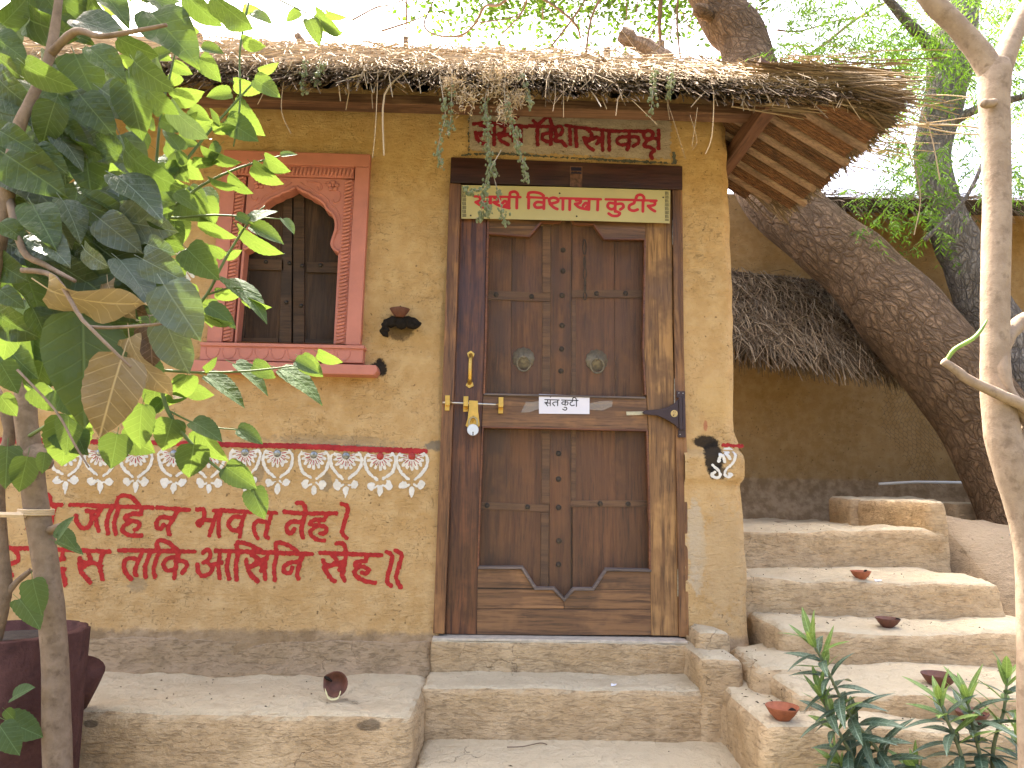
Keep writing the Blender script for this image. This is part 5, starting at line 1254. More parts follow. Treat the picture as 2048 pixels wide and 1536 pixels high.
# scrap of chicken wire
WIRE = m_plain('rusty_wire', (.10, .07, .05), .7, .3, 40, .5, 0)
mb = MB(); cell_ = .045
for i in range(13):
    for j in range(24):
        def wp(a, b):
            px = 1762+a*8.5+(b*.5*8.5 % 8.5)*0+6*math.sin(b*.5)+b*b*.09; py = 765+b*8.8+4*math.sin(a*.7); return P(px, py, 2.05-.012*a+.05*math.sin(b*.35))
        if (j > 12 and i < (j-12)*.35) or (i > 8 and j > 14): continue
        o_ = .5 if j % 2 else 0
        mb.tube([wp(i+o_, j), wp(i+o_+.5, j+.5)], .0009, 3, caps=False); mb.tube([wp(i+o_, j), wp(i+o_-.5, j+.5)], .0009, 3, caps=False)
        mb.tube([wp(i+o_+.5, j+.5), wp(i+o_+.5, j+1)], .0009, 3, caps=False)
o = mb.build('wire_netting', WIRE); o['label'] = 'crumpled scrap of chicken wire hanging from the lean-to'; o['category'] = 'wire netting'

# ---------------------------------------------------------------- big leaning tree
BARK = m_bark('deeply_cracked_bark', (.21, .135, .075), (.28, .185, .11), (.085, .053, .031), 1.0, True, .85, grain=.75)
BARKG = m_bark('grey_bark', (.26, .225, .19), (.36, .32, .275), (.09, .075, .06), 1.3, True, .9)
BARKP = m_bark('pale_smooth_bark', (.27, .20, .138), (.35, .268, .19), (.15, .105, .07), 3.0, False, .35)
BARKB = m_bark('brown_smooth_bark', (.19, .135, .088), (.26, .19, .13), (.10, .07, .045), 3.0, False, .4)
BARKT = m_plain('twig_bark', (.22, .15, .105), .9, .3, 30)
def trunk(name, rows, mat, parent, n=28, k=8, rough=.10, seed=0):
    """rows: pixel x, y, depth, radius in pixels"""
    mb = MB(); q = smooth_path([(*P(a, b, y), r*mpp(y)) for a, b, y, r in rows], k)
    mb.tube([r_[:3] for r_ in q], [r_[3] for r_ in q], n, rough=rough, seed=seed); return mb.build(name, mat, parent, smooth=True)
bt = thing('leaning_tree', 'massive leaning tree with deeply cracked bark rising behind the hut roof', 'tree', PZ(2075, 1060, .45))
trunk('trunk', [(2130, 1160, 1.25, 120), (2062, 1010, 1.30, 100), (1962, 838, 1.40, 92), (1850, 684, 1.50, 84), (1738, 556, 1.60, 74), (1636, 470, 1.70, 70), (1545, 385, 1.85, 70), (1495, 280, 2.05, 68), (1502, 190, 2.2, 62), (1490, 95, 2.3, 56), (1442, 25, 2.35, 48), (1395, -60, 2.4, 42), (1340, -220, 2.5, 36), (1290, -500, 2.7, 24)], BARK, bt, 40, 10, .13, 3)
for rows in ([(1420, 30, 2.25, 16), (1402, 22, 2.2, 17), (1394, 24, 2.18, 11)],): trunk('knot', rows, BARK, bt, 14, 3, .2, 5)
tw = [([(1040, -30), (1000, 9), (971, 12), (948, 50), (918, 72), (869, 69), (848, 50), (860, 18), (872, -10)], 3.2), ([(812, -10), (813, 44), (809, 64)], 2.4), ([(763, 62), (819, 44), (848, 32)], 2.2), ([(705, 40), (752, 15), (778, 10), (830, -8)], 2.2), ([(1180, -16), (1143, 41), (1099, 97)], 3.0), ([(1210, -20), (1183, 35), (1172, 105)], 3.6), ([(1055, -10), (1043, 26), (1002, 70)], 2.4),
      ([(1070, -12), (1117, 18), (1152, 50), (1161, 76)], 3.6), ([(1322, -15), (1319, 53), (1322, 88)], 5.0), ([(1356, -10), (1354, 50), (1361, 117)], 2.6), ([(1352, 15), (1334, 102)], 1.6), ([(1390, 20), (1376, 60), (1372, 118)], 1.6), ([(1365, 25), (1380, 55), (1404, 65)], 1.4), ([(1318, 40), (1296, 82)], 1.8), ([(1250, -10), (1253, 35), (1232, 66)], 1.4), ([(958, 45), (1020, 36), (1049, 20)], 1.6),
      ([(1276, 0), (1268, 60), (1260, 115)], 1.3), ([(880, 10), (893, 35), (907, 55), (950, 50)], 1.3), ([(1085, 15), (1086, 40)], 2.0), ([(1555, 60), (1600, 62), (1680, 40), (1760, 30)], 2.2), ([(1580, 130), (1640, 95), (1710, 40), (1780, 0)], 4.2), ([(1470, 50), (1500, 25), (1535, 15)], 2.0), ([(690, -5), (660, 18), (640, 20)], 1.5)]
for pts, r_ in tw:
    y_ = 2.6+rnd.uniform(-.3, .5); q = smooth_path([P(a, b, y_+.1*i) for i, (a, b) in enumerate(pts)], 4)
    mb = MB(); mb.tube(q, [r_*mpp(y_)*(1-.35*i/len(q))*rnd.uniform(.85, 1.15) for i in range(len(q))], 6); mb.build('branch', BARKT, bt, smooth=True)
M_FOL = m_vcol('small_foliage', .5, .45)
def leaflet(mb, p, d, L, w_, col):
    d = Vector(d).normalized(); s = d.cross(Vector((nr.normal(), nr.normal(), nr.normal()))).normalized(); n_ = d.cross(s)
    p = Vector(p); mb.add([p, p+d*L*.45+s*w_*.5+n_*w_*.12, p+d*L, p+d*L*.45-s*w_*.5+n_*w_*.12], [(0, 1, 2), (0, 2, 3)], col)
def fol_col(a=(.045, .085, .018), b=(.115, .19, .040)):
    t = nr.uniform(); k = nr.uniform(.75, 1.25); return tuple((np.array(a)*(1-t)+np.array(b)*t)*k)
mb = MB()
for cx, cy, sx, sy, n in ((1060, 40, 35, 30, 130), (1110, 70, 40, 28, 130), (880, 65, 22, 22, 60), (700, 12, 40, 18, 50), (1180, 60, 40, 35, 70), (905, 8, 30, 10, 60), (960, 75, 60, 25, 60), (1240, 80, 30, 25, 40), (1450, 10, 10, 8, 6), (1120, 10, 30, 12, 60), (840, 45, 50, 30, 40)):
    for i in range(n):
        y_ = nr.uniform(2.4, 3.6); leaflet(mb, P(nr.normal(cx, sx), min(112, nr.normal(cy, sy)), y_), (nr.normal(), nr.normal(), -.5+nr.normal()*.6), nr.uniform(.014, .032), nr.uniform(.008, .016), fol_col((.12, .19, .04), (.22, .30, .08)))
for i in range(3300):                   # unseen crown above the frame, added and thickened to shade the stair
    a_, r_ = nr.uniform(0, 6.28), nr.uniform()**.5
    p = (.7+1.9*r_*math.cos(a_), 3.3+1.0*r_*math.sin(a_), 6.1+nr.normal(0, .45))
    a_ = nr.uniform(0, 6.28)
    for q in range(9): leaflet(mb, np.array(p)+nr.normal(0, .09, 3), (math.cos(a_)+nr.normal(0, .5), math.sin(a_)+nr.normal(0, .5), nr.uniform(-.8, .2)), nr.uniform(.05, .09), nr.uniform(.03, .045), fol_col())
mb.build('crown', M_FOL, bt, kind='stuff')

# ---------------------------------------------------------------- neem trees on the right
def spray(mb, p, d, L, n, col, w_=.011):
    """a pinnate leaf: a drooping axis with paired narrow leaflets"""
    d = Vector(d).normalized(); p = Vector(p); s = d.cross(Vector((0, 0, 1)));
    s = s.normalized() if s.length > 1e-4 else Vector((1, 0, 0))
    for i in range(n):
        t = (i+1)/n; q = p+d*L*t+Vector((0, 0, -.35*L*t*t))
        for sg in (-1, 1):
            dd = (d*.55+s*sg*.8+Vector((0, 0, -.55))).normalized()+Vector((nr.normal(0, .15),)*3)
            leaflet(mb, q, dd, L*.30*(1.15-.5*t)*nr.uniform(.8, 1.2), w_*nr.uniform(.8, 1.3), tuple(np.array(col)*nr.uniform(.8, 1.2)))
def neem(label, rows, boxes, mat, seed, limbs=(), tone=((.07, .12, .022), (.16, .25, .05))):
    foot = P(rows[0][0], rows[0][1], rows[0][2]); t = thing('neem_tree', label, 'tree', foot, 'neem trees on the right')
    trunk('trunk', rows, mat, t, 28, 8, .14, seed)
    for l in limbs: trunk('limb', l, mat, t, 10, 5, .12, seed+1)
    mb = MB()
    for (x0, x1, y0, y1, d0, d1, n) in boxes:
        for i in range(n):
            px, py, y_ = nr.uniform(x0, x1), nr.uniform(y0, y1), nr.uniform(d0, d1)
            if vn(px/60., py/60., y_*1.3, seed) < -.25: continue
            a = nr.uniform(0, 6.28); spray(mb, P(px, py, y_), (math.cos(a), math.sin(a)*.8, nr.uniform(-.9, .1)), nr.uniform(.14, .26), 6, fol_col(*tone))
    mb.build('crown', M_FOL, t, kind='stuff'); return t
neem('pale grey trunk of a leafy tree behind the leaning trunk', [(2110, 1075, 2.1, 84), (2086, 930, 2.1, 76), (2052, 800, 2.1, 68), (2010, 700, 2.1, 60), (1965, 610, 2.05, 52), (1918, 500, 2.0, 44), (1878, 390, 2.0, 38), (1866, 300, 2.05, 36), (1890, 200, 2.1, 40), (1905, 90, 2.2, 46), (1925, -40, 2.3, 44), (1950, -250, 2.4, 34), (1960, -520, 2.5, 18), (1940, -760, 2.6, 5)],
     [(1540, 2060, -40, 130, 1.2, 3.2, 800), (1640, 2060, 60, 240, 1.4, 3.2, 650), (1760, 2060, 230, 400, 1.3, 2.2, 330), (1690, 1900, 380, 470, 1.2, 1.7, 60)], BARKG, 81,
     [[(1895, 120, 2.15, 16), (1830, 60, 2.0, 12), (1760, -20, 1.9, 8)], [(1880, 260, 2.05, 12), (1950, 220, 1.9, 9), (2060, 190, 1.8, 7)], [(1850, 480, 1.3, 5), (1935, 390, 1.25, 4), (1995, 250, 1.2, 4)]])
neem('bright leafy tree filling the far right edge beyond the rear hut', [(2262, 1180, 6.5, 48), (2256, 900, 6.5, 44), (2250, 700, 6.5, 40), (2230, 400, 6.5, 36), (2200, 100, 6.6, 26), (2190, -150, 6.6, 8)],
     [(1780, 2300, -60, 560, 5.2, 8.0, 1800), (1640, 2000, 90, 330, 5.5, 8.0, 240)], BARKT, 91, tone=((.09, .16, .03), (.18, .28, .06)))
# creeper on the ground bank at the right edge
sc1 = thing('small_creeper', 'thin green creeper on the earth bank behind the right sapling', 'creeper', P(2010, 1160, .9))
mb = MB(); mb.tube(smooth_path([P(a, b, .85) for a, b in ((2025, 1060), (2008, 1090), (2005, 1120), (2015, 1160))], 4), .003, 5); mb.build('stem', STEMC, sc1)
mb = MB()
for i in range(16):
    p = P(rnd.gauss(2010, 9), rnd.uniform(1060, 1125), .84); leaflet(mb, p, (rnd.gauss(0, 1), -.3, -.6), .03, .022, fol_col())
mb.build('leaves', M_FOL, sc1, kind='stuff')

# ================================================================ PLANTS IN FRONT
def leaf_mesh(name, w_, fold, droop, serr, heart, rows=9, petiole=.22, twist=0.0, wave=0.0):
    vs, fs = [], []
    for i in range(rows+1):
        t = i/rows
        if heart: prof = float(np.interp(t, (0, .05, .13, .28, .42, .56, .70, .82, .91, .96, 1), (.30, .70, .91, 1.0, .97, .86, .68, .45, .22, .09, 0)))
        else: prof = math.sin(math.pi*t**.8)**.8
        hw = max(0.0, w_/2*prof)
        if serr and 0 < i < rows: hw *= 1+(serr if i % 2 else -serr)
        y = t-(.07*heart*math.exp(-((t-.10)/.10)**2) if heart else 0)
        z = -droop*t*t; tw_ = twist*t
        for u in (-1, -.5, 0, .5, 1):
            x = hw*u; zz = z+abs(u)*hw*fold+wave*math.sin(t*9+u*2)*abs(u)
            yy = (t if abs(u) < .9 else y)
            vs.append((x*math.cos(tw_)-zz*math.sin(tw_)*0, yy, zz+x*math.sin(tw_)))
    for i in range(rows):
        for j in range(4): fs.append((i*5+j, i*5+j+1, i*5+5+j+1, i*5+5+j))
    b = len(vs)
    if petiole:
        r = .008
        for y, z in ((0.02, -.004), (-petiole, -.05)): vs += [(-r, y, z), (r, y, z), (0, y, z+r*1.6)]
        fs += [(b, b+1, b+4, b+3), (b+1, b+2, b+5, b+4), (b+2, b, b+3, b+5)]
    me = bpy.data.meshes.new(name); me.from_pydata(vs, [], fs); me.polygons.foreach_set('use_smooth', [True]*len(fs)); return me
MATURE = m_leaf('mature_leaf', (.036, .062, .018), (.066, .102, .028), .28, (.15, .23, .03), .5)
YOUNG = m_leaf('young_mulberry_leaf', (.036, .074, .024), (.060, .108, .033), .34, (.20, .29, .04), .72)
DRY = m_leaf('dry_leaf', (.22, .165, .085), (.33, .26, .14), .25, (.40, .27, .10), .7)
DRYB = m_leaf('brown_leaf', (.11, .075, .045), (.16, .11, .065), .15, (.2, .1, .04), .7)
GREYL = m_leaf('sheen_grey_leaf', (.075, .098, .060), (.105, .13, .082), .2, (.16, .24, .06), .4)  # grey-green tone paints in the pale sheen of some leaves
LM = {}
for kind, mat, specs in (('M', MATURE, [(.74, .25, .22, .0, .6, .05), (.70, .12, .35, .0, .6, .02), (.66, .38, .12, 0, .4, .06)]), ('Y', YOUNG, [(.74, .22, .20, .030, 1, .0), (.70, .10, .30, .030, 1, .01), (.66, .35, .10, .030, .8, .0)]),
                         ('D', DRY, [(.72, .3, .25, .02, .5, .07), (.66, .15, .4, .02, .5, .09)]), ('B', DRYB, [(.7, .35, .3, .02, .5, .09)]), ('G', GREYL, [(.74, .25, .2, .01, .6, .04), (.68, .1, .35, .01, .6, .03)])):
    for s_ in specs:
        me = leaf_mesh('leaf', s_[0], s_[1], s_[2], s_[3], s_[4], rows=18, wave=s_[5]); me.materials.append(mat); LM.setdefault(kind, []).append((me, s_[0]))
def put_leaf(parent, kind, base, tip, wpx, y, dy=0.0, flip=None):
    me, w0 = rnd.choice(LM[kind]); B, T = Vector(P(*base, y)), Vector(P(*tip, y+dy))
    ax = T-B; L = ax.length; ax.normalize(); nrm = (Vector(CAM)-B); nrm = (nrm-ax*nrm.dot(ax)).normalized()
    r = min(1.0, wpx*mpp(y)/(L*w0*.86)); a = math.acos(r)*(rnd.choice((-1, 1)) if flip is None else flip)+rnd.uniform(-.12, .12)
    nrm = Matrix.Rotation(a, 3, ax) @ nrm
    sx = ax.cross(nrm).normalized(); wsc = min(1.35, max(1.0, wpx*mpp(y)/(L*w0)))
    o = bpy.data.objects.new('leaf', me); COL.objects.link(o); o.parent = parent
    o.matrix_basis = Matrix.Translation(B-ORG[parent.name]) @ Matrix(((sx.x*L*wsc, ax.x*L, nrm.x*L, 0), (sx.y*L*wsc, ax.y*L, nrm.y*L, 0), (sx.z*L*wsc, ax.z*L, nrm.z*L, 0), (0, 0, 0, 1)))
    return o

# ---- large-leaved sapling nearest the camera, left edge
ms_ = thing('broad_leaved_sapling', 'sapling at the left edge with big dark and greyish leaves', 'sapling', P(-70, 1700, -1.75))
YN = -1.82
def stem(parent, rows, mat, name='branch', n=8, rough=.08):
    return trunk(name, rows, mat, parent, n, 4, rough, 7)
stem(ms_, [(-70, 1700, -1.75, 26), (-62, 1300, -1.78, 24), (-45, 900, -1.8, 20), (-22, 600, -1.8, 17), (12, 400, -1.82, 15), (35, 265, -1.83, 13), (62, 200, -1.83, 11), (100, 110, -1.82, 10), (120, -20, -1.8, 8), (150, -250, -1.75, 6)], BARKB, 'trunk', 12)
stem(ms_, [(100, 110, -1.82, 9), (150, 63, -1.85, 8), (200, 73, -1.88, 6), (270, 62, -1.9, 5), (333, 50, -1.92, 4)], BARKB)
stem(ms_, [(20, 400, -1.82, 9), (45, 500, -1.86, 7), (90, 530, -1.88, 6), (150, 562, -1.9, 4)], BARKB)
stem(ms_, [(45, 540, -1.86, 6), (110, 555, -1.9, 5), (165, 640, -1.93, 4), (200, 655, -1.93, 3.5), (300, 650, -1.9, 3), (385, 640, -1.88, 2)], BARKB)
stem(ms_, [(165, 640, -1.93, 4), (215, 690, -1.95, 3.5), (262, 735, -1.95, 2.5)], BARKB)
stem(ms_, [(35, 740, -1.86, 2.5), (110, 820, -1.88, 2.5), (150, 890, -1.9, 2.2), (178, 935, -1.9, 1.5)], BARKB)
for b, t, w_, k in (((150, 110), (195, 205), 90, 'M'), ((178, 95), (255, 160), 45, 'M'), ((258, 155), (272, 265), 70, 'M'), ((268, 122), (325, 182), 45, 'M'), ((298, 182), (343, 230), 35, 'M'), ((302, 25), (395, 122), 84, 'M'), ((235, 75), (310, 120), 40, 'M'), ((150, 40), (257, 62), 40, 'G'), ((60, 40), (148, 78), 60, 'M'), ((370, -14), (420, 54), 45, 'M'), ((425, -8), (502, 64), 40, 'M'),
                    ((10, 308), (128, 388), 105, 'M'), ((70, 295), (127, 340), 50, 'M'), ((340, 212), (405, 285), 42, 'G'), ((233, 352), (330, 422), 48, 'G'), ((200, 438), (280, 502), 66, 'G'), ((143, 282), (205, 318), 32, 'M'), ((240, 310), (175, 265), 45, 'M'), ((250, 300), (325, 392), 44, 'M'), ((180, 380), (270, 418), 30, 'M'), ((0, 445), (55, 480), 34, 'M'), ((65, 410), (110, 492), 72, 'M'), ((20, 395), (43, 457), 44, 'M'), ((5, 48), (60, -4), 42, 'M'),
                    ((0, 262), (70, 302), 54, 'M'), ((125, 400), (170, 477), 48, 'G'), ((295, 488), (342, 506), 42, 'G'), ((38, 490), (116, 502), 46, 'G'), ((110, 205), (80, 292), 62, 'M'), ((50, 130), (137, 187), 44, 'M'), ((-10, 150), (40, 215), 46, 'M'), ((-20, 70), (50, 110), 50, 'M'), ((90, -10), (130, 55), 50, 'M'), ((200, -20), (262, 40), 44, 'M'), ((-10, 200), (62, 222), 38, 'G'), ((-10, 520), (42, 560), 50, 'M'), ((0, 580), (40, 610), 40, 'M'),
                    ((165, 632), (172, 852), 150, 'M'), ((245, 712), (192, 878), 98, 'D'), ((258, 675), (300, 806), 40, 'D'), ((95, 578), (262, 652), 42, 'D'), ((300, 648), (305, 736), 54, 'B'), ((330, 640), (370, 750), 66, 'G'), ((328, 570), (398, 678), 100, 'G'), ((285, 518), (370, 562), 62, 'G'), ((205, 538), (138, 562), 72, 'M'), ((168, 498), (206, 536), 32, 'G'), ((200, 565), (275, 640), 50, 'B'), ((240, 520), (312, 600), 55, 'G'), ((100, 520), (180, 560), 60, 'M'), ((70, 470), (140, 520), 50, 'G'), ((215, 565), (240, 640), 30, 'D')):
    put_leaf(ms_, k, b, t, w_, YN+rnd.uniform(-.10, .08), rnd.uniform(-.02, .02))
for i in range(46):                     # inner leaves that close the mass at the left, and the crown above the frame
    x, y = rnd.uniform(-60, 180), rnd.uniform(-30, 600); a = rnd.uniform(.2, 1.9); L = rnd.uniform(60, 120)
    put_leaf(ms_, rnd.choice('MMMMMG'), (x, y), (x+math.cos(a)*L, y+math.sin(a)*L), L*rnd.uniform(.4, .75), YN+rnd.uniform(.05, .32), rnd.uniform(-.03, .03))
for i in range(75):                     # outer leaves over the wall
    x, y = rnd.uniform(-20, 300), rnd.uniform(150, 640); a = rnd.uniform(.1, 1.7); L = rnd.uniform(75, 135)
    if x > 320-abs(y-480)*.35: continue
    put_leaf(ms_, rnd.choice('MMMMGG'), (x, y), (x+math.cos(a)*L, y+math.sin(a)*L), L*rnd.uniform(.45, .8), YN+rnd.uniform(-.02, .26), rnd.uniform(-.03, .03))
for i in range(130):  # unseen leaves above the frame, added to shade those below
    x, y = rnd.uniform(-500, 340), rnd.uniform(-900, -40); a = rnd.uniform(.0, 3.1); L = rnd.uniform(90, 150)
    put_leaf(ms_, 'M', (x, y), (x+math.cos(a)*L, y+math.sin(a)*L), L*rnd.uniform(.4, .75), YN+rnd.uniform(-.1, .6), rnd.uniform(-.06, .06))

# ---- slender mulberry with serrated leaves in front of the bench
mu = thing('mulberry_sapling', 'slender mulberry sapling with bright serrated leaves tied by a pale band', 'sapling', P(122, 1700, -.98))
YT = -.98
stem(mu, [(122, 1700, YT, 25), (114, 1480, YT, 24), (108, 1300, YT, 23), (92, 1130, YT, 22), (72, 1010, YT, 22), (62, 920, YT, 21), (52, 830, YT, 20), (54, 740, YT, 18), (66, 640, YT-.05, 15), (90, 540, YT-.1, 12), (130, 420, YT-.18, 10), (200, 330, YT-.25, 8)], BARKB, 'trunk', 18)
stem(mu, [(70, 905, YT, 22), (92, 925, YT-.02, 15), (104, 930, YT-.02, 8)], BARKB, 'knot', 10)
stem(mu, [(92, 1065, YT, 10), (112, 1055, YT-.02, 7), (126, 1048, YT-.02, 4)], BARKB, 'stub', 8)
stem(mu, [(-25, 1330, -.95, 16), (8, 1190, -.95, 13), (2, 1090, -.95, 12), (-4, 960, -.95, 12), (20, 860, -.95, 11), (-10, 780, -.95, 10)], BARKB, 'stem', 12)
stem(mu, [(8, 1195, -.95, 8), (32, 1165, -.95, 6), (62, 1140, -.95, 5)], BARKB, 'stem', 8)
mb = MB(); ring = [P(72, 1024, YT)+np.array([.044*math.cos(t), .044*math.sin(t), .0]) for t in np.linspace(0, 6.283, 25)]
for k in (-.006, .0, .006): mb.tube([p+np.array([0, 0, k]) for p in ring], .0032, 5)
mb.tube([P(50, 1030, YT-.04), P(-60, 1028, YT-.02)], .0085, 6); mb.build('tie_band', m_plain('pale_tie', (.55, .42, .26), .6, .15, 30), mu)
GST = m_plain('green_shoot', (.12, .17, .05), .6, .2, 30)
YY = -1.45
for rows in ([(200, 330, -1.22, 7), (260, 400, YY+.1, 5), (300, 420, YY, 4), (365, 330, YY, 3.5), (430, 250, YY, 3), (512, 160, YY, 2)], [(260, 400, YY+.1, 4), (330, 420, YY, 3.5), (405, 370, YY, 3), (480, 335, YY, 2.4), (560, 312, YY, 1.5)], [(300, 640, YY, 4), (360, 640, YY, 3.5), (413, 590, YY, 3), (449, 521, YY, 2.8), (498, 443, YY, 2), (530, 412, YY, 1.4)], [(90, 540, -1.08, 8), (180, 600, YY+.1, 6), (300, 640, YY, 4)],
             [(413, 590, YY, 2.2), (470, 575, YY, 2), (520, 590, YY, 1.2)], [(300, 640, YY, 4.5), (318, 740, YY, 4), (335, 820, YY, 4), (385, 890, YY, 3.5), (440, 940, YY, 2.8), (505, 985, YY, 1.6)], [(318, 740, YY, 3), (400, 745, YY, 2.6), (500, 742, YY, 2.2), (600, 730, YY, 1.5)], [(335, 820, YY, 2), (400, 850, YY, 2), (480, 860, YY, 1.4)], [(497, 5, YY, 2.6), (480, 100, YY, 2.2), (480, 207, YY, 2), (467, 293, YY, 1.4)],
             [(260, 400, YY+.1, 3), (330, 435, YY, 3), (430, 430, YY, 2.2), (560, 438, YY, 1.3)], [(300, 420, YY, 3), (312, 330, YY, 3), (322, 230, YY, 2.6), (345, 130, YY, 2), (360, 60, YY, 1.4)], [(520, -20, YY, 2), (590, 15, YY, 1.8), (632, 35, YY, 1.2)], [(45, 880, YT, 4), (130, 830, -1.1, 3), (190, 800, -1.15, 2.5), (260, 790, -1.2, 2)]):
    stem(mu, rows, GST, 'shoot', 6, .03)
young = [((345, 195), (407, 187), 34), ((463, 186), (412, 191), 24), ((468, 205), (510, 272), 42), ((380, 218), (420, 240), 26), ((402, 95), (447, 104), 22), ((400, 115), (440, 162), 38), ((468, 165), (528, 184), 26), ((508, 158), (563, 190), 34), ((518, 142), (560, 132), 18), ((452, 240), (514, 277), 46), ((485, 82), (522, 98), 24), ((618, 38), (642, 86), 30), ((632, 25), (678, 66), 26), ((652, 25), (693, 42), 16), ((600, 22), (570, 38), 20), ((428, 20), (463, 48), 20), ((486, 14), (525, 24), 20), ((505, 25), (542, 36), 16), ((640, 40), (678, 74), 12),
         ((505, 330), (560, 375), 27), ((530, 316), (578, 345), 26), ((562, 312), (595, 306), 12), ((458, 348), (502, 390), 22), ((420, 360), (470, 388), 12), ((400, 290), (478, 332), 22), ((440, 290), (410, 330), 22), ((498, 440), (548, 408), 20), ((500, 452), (570, 484), 26), ((478, 460), (546, 524), 24), ((565, 438), (590, 466), 15), ((472, 432), (508, 448), 18), ((400, 438), (467, 486), 25), ((449, 512), (415, 490), 20), ((449, 512), (484, 502), 16), ((455, 558), (548, 617), 22), ((482, 590), (540, 620), 18), ((430, 585), (484, 598), 22), ((415, 612), (478, 646), 28), ((400, 625), (458, 658), 11),
         ((505, 730), (556, 752), 30), ((470, 728), (546, 780), 28), ((562, 738), (656, 786), 32), ((600, 716), (645, 752), 38), ((635, 706), (678, 733), 18), ((590, 722), (640, 745), 26), ((412, 752), (498, 802), 34), ((408, 740), (440, 720), 14), ((375, 750), (343, 826), 44), ((345, 838), (325, 906), 60), ((388, 888), (378, 958), 88), ((235, 868), (222, 937), 78), ((285, 808), (270, 902), 50), ((140, 832), (125, 937), 88), ((395, 858), (446, 932), 38), ((385, 843), (447, 874), 32), ((450, 933), (513, 977), 46), ((505, 978), (527, 1036), 40), ((496, 980), (505, 1010), 18), ((475, 858), (530, 882), 30),
         ((45, 618), (32, 744), 88), ((85, 618), (95, 762), 56), ((0, 725), (36, 786), 52), ((0, 792), (34, 832), 38), ((55, 913), (37, 987), 50), ((15, 893), (10, 977), 48), ((90, 905), (84, 948), 26), ((115, 1078), (145, 1030), 16), ((120, 1062), (156, 1092), 22), ((112, 1082), (170, 1106), 18), ((65, 1158), (82, 1232), 40), ((38, 1198), (86, 1252), 40), ((25, 1395), (66, 1372), 16), ((10, 1440), (86, 1474), 54), ((0, 1452), (38, 1508), 48), ((10, 1420), (30, 1440), 20),
         ((320, 240), (370, 262), 30), ((330, 330), (370, 356), 24), ((360, 300), (330, 250), 26), ((300, 290), (262, 250), 30), ((310, 335), (350, 340), 22), ((380, 372), (420, 398), 20), ((350, 385), (405, 415), 24), ((300, 375), (262, 330), 28), ((270, 360), (230, 330), 26), ((330, 290), (352, 322), 20), ((290, 200), (250, 220), 26), ((360, 150), (330, 172), 26), ((345, 130), (385, 148), 24), ((352, 90), (328, 70), 22), ((365, 60), (400, 62), 24), ((310, 250), (282, 236), 22), ((322, 230), (300, 205), 20), ((215, 215), (180, 235), 26), ((230, 180), (270, 195), 26), ((385, 320), (440, 330), 22), ((425, 255), (470, 262), 22), ((440, 240), (412, 222), 22), ((372, 325), (350, 300), 20), ((250, 305), (220, 280), 26), ((300, 590), (330, 640), 26), ((285, 620), (262, 680), 30), ((325, 800), (296, 830), 26), ((330, 790), (372, 800), 22), ((300, 720), (330, 772), 26)]
for b, t, w_ in young:
    d_ = YY if (b[0] > 200) else (YT-.12 if b[1] > 850 else -1.35)
    put_leaf(mu, 'Y', b, t, w_, d_+rnd.uniform(-.07, .07), rnd.uniform(-.02, .03))
for i in range(34):                     # more leaves towards the sill and the lower wall
    x, y = rnd.choice(((rnd.uniform(250, 420), rnd.uniform(380, 620)), (rnd.uniform(60, 380), rnd.uniform(700, 880)), (rnd.uniform(0, 200), rnd.uniform(640, 860)))); a = rnd.uniform(.3, 1.9); L = rnd.uniform(50, 85)
    put_leaf(mu, 'Y', (x, y), (x+math.cos(a)*L, y+math.sin(a)*L), L*rnd.uniform(.5, .85), YY+rnd.uniform(-.05, .2), rnd.uniform(-.03, .03))
for i in range(60):
    x, y = rnd.uniform(170, 460), rnd.uniform(-20, 400)
    if x > 300+y*.35: continue
    a = rnd.uniform(-.6, 1.6); L = rnd.uniform(35, 60); put_leaf(mu, 'Y', (x, y), (x+math.cos(a)*L, y+math.sin(a)*L), L*rnd.uniform(.35, .72), YY+rnd.uniform(-.05, .2), rnd.uniform(-.03, .03))

# ---- stump-shaped planter
STP = m_bark('brown_painted_cement', (.075, .032, .026), (.105, .048, .040), (.035, .016, .013), 1.2, False, .7)
sp_ = thing('stump_planter', 'brown cement planter shaped like a tree stump at the left end of the bench', 'planter', (-1.60, -.80, -.62))
xr_ = float(P(160, 1300, -.8)[0]); zt_ = float(P(60, 1262, -.8)[2]); R_ = .21; cx_ = xr_-R_
mb = MB(); mb.lathe([(R_*1.04, -.9), (R_*1.02, -.5), (R_, -.1), (R_*.985, zt_), (R_*.86, zt_+.004), (R_*.82, zt_-.05), (.02, zt_-.055)], (cx_, -.8, 0), (0, 0, 1), 60, jit=lambda a, h: 1+.018*math.sin(a*17+2*math.sin(h*5))+.012*math.sin(a*31))
mb.build('pot', STP, sp_, smooth=True)
mb = MB(); q = [P(148, 1404, -.60), P(158, 1368, -.64), P(169, 1336, -.66)]; mb.tube([(*p,) for p in q], [.045, .056, .064], 18, rough=.06); mb.build('side_stub', STP, sp_, smooth=True)
mb = MB(); mb.lathe([(R_*.81, zt_-.05), (R_*.6, zt_-.02), (.02, zt_-.01)], (cx_, -.8, 0), (0, 0, 1), 24); mb.build('soil', m_plain('dark_soil', (.045, .035, .026), .95, .4, 40, 0, .8), sp_, smooth=True)

